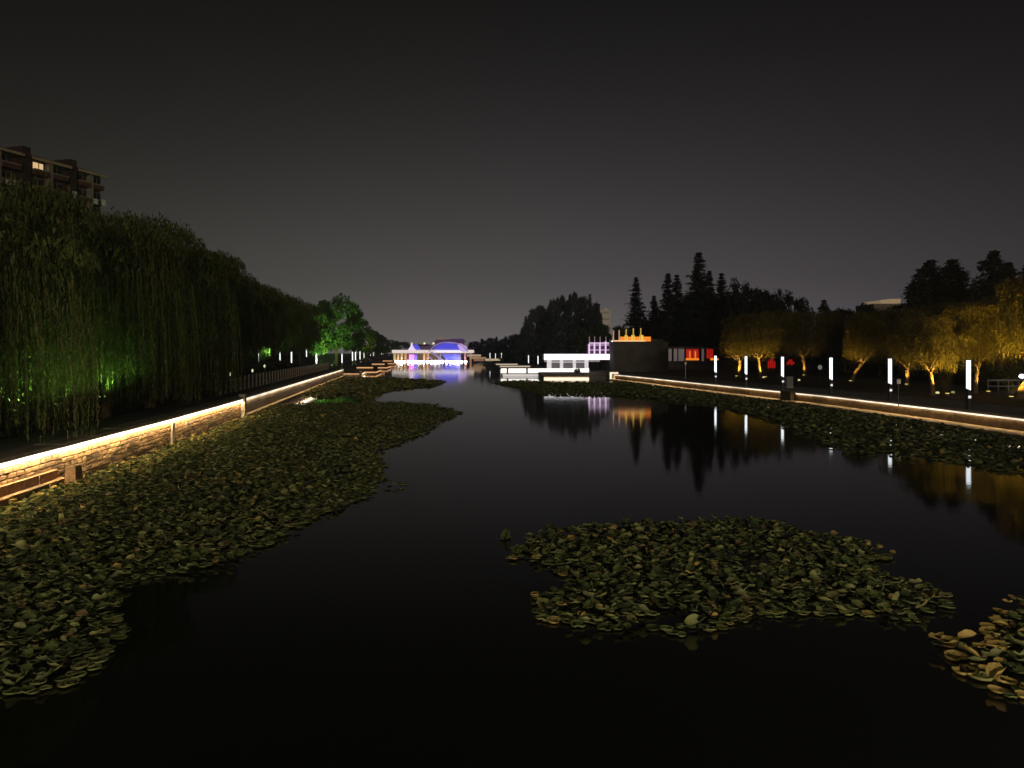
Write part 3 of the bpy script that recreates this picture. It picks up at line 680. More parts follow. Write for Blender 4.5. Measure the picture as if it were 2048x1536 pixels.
# ---------------------------------------------------------------- small things on the right bank
Y = 66; cb = thing('utility_cabinet', 'plain grey metal cabinet right of a light column on the right bank', 'cabinet', (PX(1578, 71), 71, RZ - .02))
MB().box(-.30, .30, -.25, .25, .1, 1.0).build('body', m_grey, cb); MB().box(-.34, .34, -.29, .29, 0, .1).build('base', m_cope, cb)
MB().box(-.33, .33, -.28, .28, 1.0, 1.05).build('lid', m_grey, cb); MB().box(-.27, -.01, -.262, -.25, .15, .95).build('door', m_grey, cb); MB().box(.01, .27, -.262, -.25, .15, .95).build('door', m_grey, cb)
def signpost(px, Y, h, label, mt):
    s_ = thing('signpost', label, 'sign', (PX(px, Y), Y, RZ - .02))
    MB().tube([(0,0,0),(0,0,h)], [.03,.025], 8).build('pole', mt, s_)
    MB().box(-.12, .12, -.05, -.03, h-.32, h-.05).build('plate', m_wht, s_)
    MB().box(-.09, .09, -.055, .04, h-.05, h+.02).build('bracket', mt, s_)
signpost(1371, 92, 2.1, 'slim white pole with a small plate behind the quay wall, right of the dark block', m_wht)
signpost(1797, 47.5, 1.75, 'thin dark signpost rising from the quay wall between the last two light columns', m_grey)
o = MB().tube([(0,0,0),(0,0,.9),(0,0,.95)], [.09,.09,.05], 8).build('bollard', m_black); o.location = (PX(1426, 80.5), 80.0, RZ - .3); tag(o, 'short dark bollard on the quay edge below the leftmost near light column', 'bollard')
# round white globe among hedge
gl = thing('globe_lamp', 'dull white globe lamp on a black stem, left of the leaning yellow trunk', 'lamp', (PX(1640, 92), 92, RZ - .05))
MB().tube([(0,0,0),(0,0,1.2)], [.05,.05], 8).build('stem', m_black, gl)
MB().tube([(0,0,1.2),(0,0,1.28),(0,0,1.5),(0,0,1.7),(0,0,1.76)], [.06,.2,.27,.18,.04], 12).build('globe', mat('dim_globe', (.8,.8,.75), .5, 0, emit=((1,.95,.8), .12)), gl)
# low white kiosk / rail at the right edge with bright lamp
Y = 66
rb_ = thing('white_railing', 'low pale railing lit by a bright lamp at the right edge of the photo', 'railing', (PX(1975, Y), Y, RZ - .05))
for k in range(6): MB().box(k*.9, k*.9 + .07, -.04, .04, 0, .95).build('post', m_grey, rb_)
MB().box(0, 4.6, -.03, .03, .88, 1.0).build('rail', m_grey, rb_); MB().box(0, 4.6, -.03, .03, .38, .46).build('rail', m_grey, rb_)
bl = thing('courtyard_lamp', 'bright cold white lamp at the right edge, above the pale railing', 'lamp', (PX(2044, Y - 1.5), Y - 1.5, RZ - .05))
MB().tube([(0,0,0),(0,0,1.2)], [.05,.05], 8).build('stem', m_black, bl)
MB().tube([(0,0,1.2),(0,0,1.25),(0,0,1.4),(0,0,1.5)], [.08,.2,.2,.08], 10).build('head', mat('cold_lamp', (.12, .12, .12), .4, 0, emit=((.85,.95,1), 12)), bl)
# lit pale roof far right
rf = thing('distant_building', 'distant building whose cream lit flat roof shows above the trees, right skyline', 'building', (PX(1781, 230), 230, RZ))
zt = PZ(597, 230) - RZ
MB().box(-5.2, 5.2, 0, 12, 0, zt - 1.6).build('wall', m_conc, rf)
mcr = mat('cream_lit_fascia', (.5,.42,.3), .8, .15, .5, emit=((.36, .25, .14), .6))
MB().add([(-3.2,-.3,zt-1.55),(3.0,-.3,zt-1.45),(3.0,11,zt-1.45),(-3.2,11,zt-1.55),(-3.2,-.3,zt-.5),(-.3,-.3,zt-.15),(3.0,-.3,zt-.1),(3.0,11,zt-.1),(-.3,11,zt-.15),(-3.2,11,zt-.5)],
         [(0,1,6,5,4),(3,9,8,7,2),(4,5,8,9),(5,6,7,8),(1,2,7,6),(0,4,9,3),(0,3,2,1)]).build('roof_fascia', mcr, rf)
cb2 = thing('distant_building', 'distant cream building just above the lilac lit frame, between trees', 'building', (PX(1212, 300), 300, .8))
zt = PZ(620, 300) - .8
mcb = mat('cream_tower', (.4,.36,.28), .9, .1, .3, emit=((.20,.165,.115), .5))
MB().box(-2.2, 1.9, 0, 8, 0, zt).build('wall', mcb, cb2); MB().box(-.5, .8, 1, 4, zt, zt + 1.0).build('roof_house', mcb, cb2)
for q in range(3): MB().box(-1.6, 1.3, -.08, 0, zt - 1.4 - q*2.6, zt - .7 - q*2.6).build('window', mat('tower_window', (.2,.17,.13), .6, .1, emit=((.13,.11,.08), .5)), cb2)

# ---------------------------------------------------------------- white pavilion, lilac frame, dark block, orange terrace
Y = 130.0; k = Y / F
pv = thing('white_pavilion', 'long low white pavilion with bright roof edge and square openings', 'pavilion', (PX(1088, Y), Y, 0))
def U(px): return PX(px, Y) - PX(1088, Y)
def Zf(py): return PZ(py, Y)
MB().box(0, U(1227), .1, 9, Zf(719), Zf(709)).build('roof', m_wht, pv)
MB().box(0, U(1227), 0, .09, Zf(719.5), Zf(708)).build('light_fascia', m_wlit, pv)
MB().box(U(1088)+.02, U(1200), .15, .22, Zf(724), Zf(720)).build('soffit_beam', m_wht, pv)
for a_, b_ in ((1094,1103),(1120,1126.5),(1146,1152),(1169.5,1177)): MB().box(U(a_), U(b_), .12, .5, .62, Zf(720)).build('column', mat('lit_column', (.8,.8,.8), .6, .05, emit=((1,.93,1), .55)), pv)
for a_, b_ in ((1103,1120),(1126.5,1146),(1152,1169.5)):
    MB().box(U(a_)+.01, U(b_)-.01, .9, 1.0, Zf(737.5), Zf(725)).build('window_pane', mat('dim_glass', (.12,.11,.12), .15, .1, emit=((.05,.04,.05), 1), spec=.6), pv)
    MB().box(U(a_)+.01, U(b_)-.01, .3, .5, Zf(725), Zf(722)).build('lintel', mat('lit_column', (.8,.8,.8)), pv)
MB().box(U(1103), U(1170), 4, 4.2, .62, Zf(720)).build('back_wall', m_dark, pv)
# quay terrace in front of the pavilion
Y2 = 127.0
qt = thing('quay_terrace', 'white lit low terrace wall below the pavilion, reaching left over the water', 'terrace', (0, Y2, 0))
MB().box(PX(1000,Y2), PX(1178,Y2), .1, 2.9, -.4, 1.12).build('platform', m_wht, qt)
MB().box(PX(1002,Y2), PX(1178,Y2), 0, .09, PZ(745.5,Y2), PZ(737,Y2)).build('light_band', m_wlit2, qt)
MB().box(PX(1006,Y2), PX(1086,Y2), -.6, -.51, .02, .30).build('light_band', mat('foot_light', (.12,.12,.12), .5, 0, emit=((1,.93,.88), .7)), qt)
MB().box(PX(1004,Y2), PX(1090,Y2), -.5, -.01, -.4, .36).build('foot', m_wht, qt)
for q in (1015, 1054): MB().box(PX(q,Y2)-.15, PX(q,Y2)+.15, -.2, -.01, .37, 1.3).build('post', m_cope, qt)
Y3 = 106.5
lq = thing('landing_stage', 'bright cream lit quay front at the waterline below the pavilion', 'quay', (0, Y3, 0))
MB().box(PX(1088,Y3), PX(1178,Y3), .1, 20, -.4, .70).build('deck', m_ledge, lq)
MB().box(PX(1088,Y3), PX(1178,Y3), 0, .09, .05, .50).build('light_band', mat('cream_light_band', (.12, .12, .12), .5, 0, emit=((1,.86,.62), 1.3)), lq)
for (px, py, lab) in ((1152, 750, 'small dark reddish bush on the quay deck below the right end of the pavilion'), (1160, 744, 'second dark bush on the quay deck, beside the slim post')):
    v = BRd[0] if px == 1152 else BRd[1]
    plant('potted_bush', v, PX(px, 112), 112 + (px - 1152)*.3, .7, lab, 'bush', 'bushes on the quay deck', .09, scz=.09)
st_ = thing('quay_steps', 'dim brownish steps in the recess between the white quay and the right wall', 'steps', (0, 112.2, 0))
for q in range(5): MB().box(10.95, 14.3, q*.8, q*.8 + .79 + (6 if q == 4 else 0), -.4, .12 + q*.16).build('step', m_cope, st_)
# lilac frame
Y4 = 130.6
lf = thing('lilac_lit_frame', 'open grid frame lit lilac on the right end of the pavilion roof', 'frame structure', (0, Y4, 0))
vx = [1178.5, 1189, 1200, 1211.5, 1225]
tops = [688, 687, 685, 683, 681]
for i, a_ in enumerate(vx):
    MB().box(PX(a_,Y4)-.13, PX(a_,Y4)+.13, 0, .25, Zf(708.5), PZ(tops[i],Y4)).build('upright', m_plit if i < 4 else m_wlit, lf)
    MB().box(PX(a_+1,Y4)-.05, PX(a_+1,Y4)+.05, .5, .6, PZ(tops[i],Y4)-.5, PZ(673,Y4)).build('mast', mat('dim_lilac', (.5,.45,.5), .6, 0, emit=((.3,.2,.28), .6)), lf)
mdl = mat('dim_lilac', (.5,.45,.5))
for py in (690, 700): MB().box(PX(1178.5,Y4)-.12, PX(1225,Y4)-.14, .02, .2, PZ(py+1.0,Y4), PZ(py-1.0,Y4)).build('crossbar', mat('lilac_bar', (.5,.4,.5), .6, 0, emit=((.6,.38,.65), .9)), lf)
MB().box(PX(1178.5,Y4), PX(1225,Y4), .02, .2, PZ(687.2,Y4), PZ(685,Y4)).build('top_bar', m_plit, lf)
MB().box(PX(1180,Y4), PX(1224,Y4), 5, 5.2, 3.7, PZ(688,Y4)).build('back_panel', mat('lilac_back', (.2,.1,.2), .8, .1, emit=((.09,.04,.09), .6)), lf)
# dark block with orange terrace
Y5 = 124.5
db = thing('dark_block_building', 'plain dark grey block of a building with a terrace of orange lights on top', 'building', (0, Y5, 0))
MB().box(PX(1228,Y5), PX(1336,Y5), 0, 14, RZ-.2, PZ(686,Y5)).build('wall', m_dark, db)
MB().box(PX(1227.4,Y5), PX(1337,Y5), -.12, 14.1, PZ(686,Y5)+.003, PZ(683.5,Y5)).build('parapet', m_dark, db)
MB().box(PX(1228,Y5), PX(1291,Y5), -.04, .10, PZ(683,Y5), PZ(680.5,Y5)).build('light_strip', mat('peach_strip', (.12, .12, .12), .5, 0, emit=((1,.55,.25), 1.1)), db)
MB().box(PX(1243,Y5), PX(1305,Y5), 1.5, 1.8, PZ(682.5,Y5), PZ(673,Y5)).build('orange_fascia', m_olit, db)
MB().box(PX(1305,Y5), PX(1330,Y5), 1.6, 1.8, PZ(682.5,Y5), PZ(678,Y5)).build('dark_fascia', m_dark, db)
for i, (a_, t_) in enumerate([(1228,661),(1239.5,660),(1253.5,658),(1268,656.5),(1283,656)]):
    MB().box(PX(a_,Y5)-.09, PX(a_,Y5)+.09, .6, .78, PZ(682,Y5), PZ(t_,Y5)).build('mast', mat('peach_mast' if i < 2 else 'yellow_mast', (.6,.5,.4), .6, 0, emit=(((.55,.28,.2) if i < 2 else (.6,.4,.06)), .7)), db)
for a_, w_ in ((1268,3),(1285,3.4),(1254,2.5)): MB().box(PX(a_-w_,Y5), PX(a_+w_,Y5), .8, 1.2, PZ(680,Y5), PZ(670,Y5)).build('yellow_lantern', m_ylit, db)
# red pavilion on raised ground
Y6 = 140.0
tz = PZ(722, Y6)
rp = thing('red_pavilion', 'low pavilion glowing red and orange between grey pillars, beside the dark block', 'pavilion', (0, Y6, 0))
MB().box(PX(1334,Y6), PX(1470,Y6), -1, 9, RZ-.2, tz).build('plinth', m_dark, rp)
MB().box(PX(1332,Y6), PX(1440,Y6), -.9, 9, PZ(697.5,Y6), PZ(694,Y6)).build('roof', m_dark, rp)
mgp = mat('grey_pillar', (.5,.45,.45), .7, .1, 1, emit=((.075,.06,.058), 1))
for a_, b_ in ((1337,1343),(1347.5,1354),(1357,1368),(1403.5,1407.5)): MB().box(PX(a_,Y6), PX(b_,Y6), -.2, .1, tz, PZ(697.5,Y6)).build('pillar', mgp, rp)
for a_, b_ in ((1373,1384),(1385.5,1398),(1414,1427)): MB().box(PX(a_,Y6), PX(b_,Y6), .2, .35, PZ(717,Y6), PZ(698,Y6)).build('red_panel', m_rlit, rp)
for a_, b_ in ((1372,1398),(1421,1437)): MB().box(PX(a_,Y6), PX(b_,Y6), 0, .15, PZ(720.5,Y6), PZ(716.5,Y6)).build('orange_light', m_olit, rp)
for a_ in (1380, 1391): MB().box(PX(a_,Y6)-.09, PX(a_,Y6)+.09, 0, .12, PZ(716.4,Y6), PZ(702,Y6)).build('glowing_rod', m_olit, rp)
Y7 = 122.0  # made-up glowing red panels stand in for red lit foliage
for (a_, b_, y0, y1, lab) in ((1536,1552,717,736,'added red glowing panels standing in for red lit foliage, left of the cabinet'), (1574,1590,718,729,'small added red glowing panels standing in for red lit foliage, right of the third light column')):
    rs = thing('red_glow_stand_in', lab, 'glow panels', (PX((a_+b_)/2, Y7), Y7, RZ - .05), 0, 'added red glow panels behind the right willows')
    hw = PX(b_, Y7)/2 - PX(a_, Y7)/2; z0, z1 = PZ(y1, Y7) - RZ, PZ(y0, Y7) - RZ
    MB().box(-hw, hw, .3, 2.2, 0, z0).build('panel_base', m_dark, rs)
    for q in range(4):
        xx = -hw + q*hw/2; MB().box(xx + .06, xx + hw/2 - .05, .1, .3, z0 + .1*(q % 2), z1 - (.35, .05, .0, .42)[q]).build('red_panel', m_rlit, rs)
    MB().box(-hw - .15, hw + .15, -.1, 2.4, z1, z1 + .12).build('roof', m_dark, rs)

# ---------------------------------------------------------------- far lit footbridge
Y = 275.0
fb = thing('lit_footbridge', 'far white lit footbridge with blue filled arches spanning the canal', 'bridge', (0, Y, 0))
def X_(px): return PX(px, Y)
def Z_(py): return PZ(py, Y)
MB().box(X_(783), X_(948), .3, 4, Z_(706.5), Z_(702)).build('deck', m_wht, fb)
m_dlit = mat('deck_light', (.12, .12, .12), .5, 0, emit=((1,.84,.78), .85))
MB().box(X_(784), X_(948), 0, .28, Z_(705.6), Z_(699.8)).build('deck_light_band', m_dlit, fb)
MB().box(X_(870), X_(925), -.15, -.02, Z_(704.5), Z_(701)).build('deck_light_band', mat('deck_light_blue', (.12, .12, .12), .5, 0, emit=((.85,.8,1), 1.3)), fb)
def arch(px0, px1, pyb, pyt, yo, w_, mt, name, n=14, inv=False, p=1.0):
    bm = MB(); pts = []
    for i in range(n + 1):
        f_ = i / n; pts.append((X_(px0 + (px1 - px0)*f_), yo, Z_(pyb + (pyt - pyb)*(1 - abs(2*f_ - 1)**2.6)**p)))
    bm.tube(pts, [w_]*len(pts), 6); return bm.build(name, mt, fb)
def fill(px0, px1, pyb, pyt, yo, mt, n=14, a=0, b_=1):
    bm = MB(); v = []; f = []
    for i in range(n + 1):
        f_ = a + (b_ - a)*i/n; x = X_(px0 + (px1 - px0)*f_); zt = Z_(pyb + (pyt - pyb)*(1 - abs(2*f_ - 1)**2.6)); zb = Z_(pyb)
        v += [(x, yo, zb), (x, yo, zt), (x, yo + .12, zb), (x, yo + .12, zt)]
        if i: q = 4*i; f += [(q-4, q, q+1, q-3), (q-2, q-1, q+3, q+2), (q-3, q+1, q+3, q-1)]
    bm.add(v, f); return bm.build('blue_light_panel', mt, fb)
m_arl = mat('arch_light', (.12, .12, .12), .5, 0, emit=((.50,.36,1), .45))
arch(858, 936, 703, 684.5, -.3, .2, m_arl, 'arch_rib'); arch(862, 936, 703, 686.5, 3.8, .15, m_arl, 'arch_rib')
fill(866, 924, 699.6, 686.6, .6, m_blit)
MB().add([(X_(915),-.2,Z_(690)),(X_(921),-.2,Z_(686.5)),(X_(934),-.2,Z_(694)),(X_(935),-.2,Z_(703)),(X_(922),-.2,Z_(703)),
          (X_(915),.2,Z_(690)),(X_(921),.2,Z_(686.5)),(X_(934),.2,Z_(694)),(X_(935),.2,Z_(703)),(X_(922),.2,Z_(703))],
         [(4,3,2,1,0),(5,6,7,8,9),(0,1,6,5),(1,2,7,6),(2,3,8,7),(3,4,9,8),(4,0,5,9)]).build('arch_end_panel', mat('pale_lilac_panel', (.12, .12, .12), .5, 0, emit=((.75,.5,1), .85)), fb)
# lower half of the through arch and diagonals
fill(884, 921, 708, 722.5, .6, m_blit)
MB().box(X_(890), X_(920), .5, .7, Z_(722.5), Z_(708)).build('blue_light_panel', m_blit, fb)
for (a_, b_, y0, y1) in ((862, 889, 704, 722.5), (882, 876, 708, 723), (920, 921, 707, 723), (857, 866, 712, 722)):
    MB().tube([(X_(a_), -.1, Z_(y0)), (X_(b_), -.1, Z_(y1))], [.25, .3], 6).build('strut', m_arl, fb)
# left peak
MB().add([(X_(815),-.2,Z_(701)),(X_(821),-.2,Z_(693)),(X_(822.5),-.2,Z_(685)),(X_(824.5),-.2,Z_(685)),(X_(826),-.2,Z_(693)),(X_(832),-.2,Z_(701)),
          (X_(815),.25,Z_(701)),(X_(821),.25,Z_(693)),(X_(822.5),.25,Z_(685)),(X_(824.5),.25,Z_(685)),(X_(826),.25,Z_(693)),(X_(832),.25,Z_(701))],
         [(5,4,3,2,1,0),(6,7,8,9,10,11),(0,1,7,6),(1,2,8,7),(2,3,9,8),(3,4,10,9),(4,5,11,10),(5,0,6,11)]).build('peak', mat('peak_light', (.12, .12, .12), .5, 0, emit=((.95,.75,1), 1.0)), fb)
fill(822, 841, 699.6, 689, .6, m_blit)
# under deck: amber columns, magenta glow, blue
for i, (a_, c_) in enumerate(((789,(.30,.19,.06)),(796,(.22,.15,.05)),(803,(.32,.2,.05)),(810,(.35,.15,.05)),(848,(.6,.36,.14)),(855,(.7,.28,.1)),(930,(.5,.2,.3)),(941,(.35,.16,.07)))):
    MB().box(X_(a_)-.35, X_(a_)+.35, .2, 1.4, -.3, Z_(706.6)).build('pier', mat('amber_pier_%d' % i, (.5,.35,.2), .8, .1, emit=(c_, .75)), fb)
MB().box(X_(818), X_(828), .3, .5, Z_(721), Z_(709)).build('magenta_light', m_mlit, fb)
MB().box(X_(828)+.02, X_(834), .3, .5, Z_(722), Z_(709)).build('blue_light_panel', m_blit, fb)
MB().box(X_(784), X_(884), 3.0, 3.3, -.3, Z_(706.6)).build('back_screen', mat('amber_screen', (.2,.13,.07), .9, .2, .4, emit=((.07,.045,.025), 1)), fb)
# waterline lamps under the bridge
for i in range(20):
    px = 787 + i*7.6
    ww_ = (.4, .16, .55, .26, .7)[i*7 % 5]; MB().box(X_(px) - ww_, X_(px) + ww_, -.9, -.6, .12, .36 + .08*(i % 3)).build('waterline_light', mat(['wl_a','wl_b','wl_c'][i % 3], (.12, .12, .12), .5, 0, emit=([(1,.92,1),(1,.85,.7),(.9,.93,1)][i % 3], 42)), fb)
MB().box(X_(784), X_(936), -.59, .15, -.3, .45).build('waterline_ledge', m_wht, fb)
# bank ramp right of the bridge
rr_ = thing('lit_ramp', 'brownish amber lit ramp stepping down from the right end of the footbridge', 'ramp', (0, 255, 0))
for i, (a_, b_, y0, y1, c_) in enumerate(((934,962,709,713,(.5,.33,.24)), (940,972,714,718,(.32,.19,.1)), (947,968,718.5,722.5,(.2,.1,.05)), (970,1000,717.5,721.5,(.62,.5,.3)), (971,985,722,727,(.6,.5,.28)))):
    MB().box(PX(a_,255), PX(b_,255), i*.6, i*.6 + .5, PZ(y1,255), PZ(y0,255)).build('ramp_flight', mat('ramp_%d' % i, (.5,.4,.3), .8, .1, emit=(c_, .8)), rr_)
lr_ = thing('lit_quay_line', 'cream lit stepped quay line between the footbridge and the white terrace', 'quay', (0, 0, 0))
for i, (a_, b_, y0, y1, Yq) in enumerate(((992,1035,727.5,730,190), (1000,1060,731.5,734,160), (990,1012,733,735.5,175))):
    MB().box(PX(a_,Yq), PX(b_,Yq), Yq, Yq + .5, PZ(y1,Yq), PZ(y0,Yq)).build('light_band', mat('quay_line_light', (.12, .12, .12), .5, 0, emit=((1,.82,.62), .55)), lr_)
    MB().box(PX(a_,Yq)-.2, PX(b_,Yq)+.2, Yq + .52, Yq + 4, -.4, PZ(y0,Yq)).build('step', m_cope, lr_)
# hall behind the bridge
Y8 = 340.0
hb = thing('lakeside_hall', 'low dark hall with warm lights along its ridge behind the footbridge', 'building', (0, Y8, 0))
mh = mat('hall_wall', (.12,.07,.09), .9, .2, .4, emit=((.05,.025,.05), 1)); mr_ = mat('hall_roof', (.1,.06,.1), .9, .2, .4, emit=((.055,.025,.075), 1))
MB().box(PX(838,Y8), PX(872,Y8), 0, 8, .5, PZ(694,Y8)).build('wall', mh, hb)
MB().box(PX(842,Y8), PX(873,Y8), -.3, 8, PZ(694,Y8)+.003, PZ(691.5,Y8)).build('roof', mr_, hb)
MB().box(PX(870,Y8), PX(926,Y8), 1, 10, .5, PZ(684,Y8)).build('wall', mh, hb)
MB().add([(PX(866,Y8),0,PZ(684,Y8)),(PX(931,Y8),0,PZ(684,Y8)),(PX(931,Y8),11,PZ(684,Y8)),(PX(866,Y8),11,PZ(684,Y8)),(PX(874,Y8),4,PZ(678,Y8)),(PX(924,Y8),4,PZ(677,Y8)),(PX(924,Y8),7,PZ(677,Y8)),(PX(874,Y8),7,PZ(678,Y8))],
         [(0,1,5,4),(1,2,6,5),(2,3,7,6),(3,0,4,7),(4,5,6,7),(3,2,1,0)]).build('roof', mr_, hb)
MB().box(PX(872,Y8), PX(897,Y8), 3.6, 3.9, PZ(679.5,Y8), PZ(677,Y8)).build('ridge_light', mat('ridge_light', (.12, .12, .12), .5, 0, emit=((.30,.17,.05), 1)), hb)
for a_, s_ in ((849,1.3),(867,1.5)): MB().tube([(PX(a_,Y8), -.4, PZ(686.5,Y8)-.5), (PX(a_,Y8), -.4, PZ(686.5,Y8)), (PX(a_,Y8), -.4, PZ(686.5,Y8)+.4)], [.3,.45,.2], 8).build('roof_lamp', mat('roof_lamp', (.12, .12, .12), .5, 0, emit=((1,.85,.5), 1.3)), hb)

# ---------------------------------------------------------------- apartment block, upper left
Ya, Xa = 150.0, PX(205, 150.0)
ang = math.atan2(20.5, 6.5)                       # facade direction going away
ap = thing('apartment_block', 'tall brown apartment block with pale balcony bands rising above the willows, upper left', 'building', (Xa, Ya, LZ))
ap.rotation_euler = (0, 0, ang)                   # local +x runs away from camera, facade faces local -y
zr = PZ(352, Ya) - LZ
EXT = -42
MB().box(EXT, 0, .6, 13, 0, zr - .1).build('wall', m_fac, ap)
secs = [(-5.9, 0), (-15.6, -8.2), (-26, -17.9), (-36, -28)]
for (a_, b_) in secs:
    MB().add([(a_-.3,-.9,zr),(b_+.3,-.9,zr),(b_+.3,6,zr+2.1),(a_-.3,6,zr+2.1),(a_-.3,13.3,zr),(b_+.3,13.3,zr)], [(0,1,2,3),(3,2,5,4),(0,3,4),(1,5,2),(0,4,5,1)]).build('roof', m_roof, ap)
    MB().box(a_-.32, b_+.32, -.95, -.6, zr-.45, zr-.003).build('eaves', mat('eaves_trim', (.45,.32,.22), .8, .15, 1), ap)
    for fl_ in range(5):
        z = zr - 3.0*(fl_+1)
        MB().box(a_ + .2, (a_+b_)/2 - .5, -.7, .59, z-.05, z + .72).build('balcony', m_fac, ap)
        MB().box((a_+b_)/2 + .4, b_ - .2, -.7, .59, z-.05, z + .72).build('balcony', m_fac, ap)
        MB().box(a_ + .15, (a_+b_)/2 - .48, -.75, .59, z + .723, z + .98).build('balcony_rail', m_conc, ap)
        MB().box((a_+b_)/2 + .38, b_ - .15, -.75, .59, z + .723, z + .98).build('balcony_rail', m_conc, ap)
        for wx in (a_ + .6, (a_+b_)/2 + .9):
            fr_ = MB().box(wx, wx + 2.0, .45, .597, z + 1.0, z + 2.4).build('window', mat('dark_glass', (.03,.03,.035), .2, .1, spec=.6), ap)
            MB().box(wx + .95, wx + 1.05, .38, .447, z + 1.0, z + 2.4).build('mullion', m_conc, fr_)
            MB().box(wx - .1, wx + 2.1, .36, .44, z + 2.41, z + 2.52).build('frame', m_conc, fr_)
        MB().box((a_+b_)/2 - .48, (a_+b_)/2 + .38, -.45, .58, z - .08, z + 2.9).build('pier', m_conc, ap)
for (a_, b_) in ((-8.2, -5.9), (-17.9, -15.6), (-28, -26)): MB().box(a_+.35, b_-.35, -.3, 5, 0, zr + 1.5).build('stair_tower', mat('dark_tower', (.05,.03,.03), .9, .2, 1), ap)
lw_ = MB().box(-15.0, -13.0, .25, .36, zr - 2.3, zr - .75).build('lit_window', mat('lit_window', (.9,.8,.6), .5, 0, emit=((1, .62, .30), .72)), ap)
MB().box(-14.0, -13.9, .15, .247, zr - 2.3, zr - .75).build('mullion', m_conc, lw_)
for (wx, fz, hh) in ((-2.8, 2, 1.0), (-.9, 2, 1.2), (-7.6, 2, 1.5), (-19.5, 2, 1.0), (-21, 2, .8)):
    MB().box(wx, wx + .9, -.82, -.71, zr - 3*fz - .1, zr - 3*fz - .1 + hh).build('air_conditioner', m_wht, ap)

# ---------------------------------------------------------------- lotus beds
def pad_geo(seed, kind, nseg=12):
    """kind 0 floating saucer, 1 raised dish, 2 folded withered leaf"""
    r = random.Random(seed); n = nseg; v = [(0, 0, 0 if kind else .02)]; ph = r.uniform(0, 6.28); amp = r.uniform(.05, .18)
    for ring, rad in ((1, .55), (2, .93), (3, 1.0)):
        for j in range(n):
            a = 2*math.pi*j/n; q = rad * (1 + .05*math.sin(3*a + ph) + r.uniform(-.07, .07)*(ring > 1))
            if j == 0: q *= (.55 if nseg > 8 else .8)
            if kind == 0: z = (0, .0, .04, .26)[ring]
            elif kind == 1: z = (0, .06, .22, .36)[ring] + amp*math.sin(4*a + ph)*(ring/3)*1.2
            else: z = abs(math.sin(a))*.75*rad*rad + amp*math.sin(5*a+ph)
            x, y = q*math.cos(a), q*math.sin(a)
            if kind == 2: y *= .62
            v.append((x, y, z))
    f = [(0, 1+j, 1+(j+1) % n) for j in range(n)]
    for k_ in range(2):
        b0 = 1 + k_*n
        for j in range(n):
            a, b_, c, d = b0+j, b0+(j+1) % n, b0+n+(j+1) % n, b0+n+j; f += [(a, d, c), (a, c, b_)]
    return np.array(v), np.array(f)
PADS = [pad_geo(i, [0,0,0,1,1,1,1,2,2][i]) for i in range(9)]
PADL = [pad_geo(i, [0,0,0,1,1,1,1,2,2][i], 7) for i in range(9)]
PADM = {}
def pad_mesh(k, mi):
    if (k, mi) not in PADM: PADM[(k, mi)] = np_mesh('lotus_leaf', PADS[k][0], PADS[k][1], [m_pad[mi]], smooth=True)
    return PADM[(k, mi)]
def inside(P, poly):
    x, y = P[:, 0], P[:, 1]; c = np.zeros(len(P), bool); n = len(poly)
    for i in range(n):
        x0, y0 = poly[i]; x1, y1 = poly[(i+1) % n]
        m_ = ((y0 > y) != (y1 > y)) & (x < (x1-x0)*(y-y0)/(y1-y0+1e-12) + x0); c ^= m_
    return c
def rot(ax, ay, az_):
    return np.array(Matrix.Rotation(az_, 3, 'Z') @ Matrix.Rotation(ay, 3, 'Y') @ Matrix.Rotation(ax, 3, 'X'))
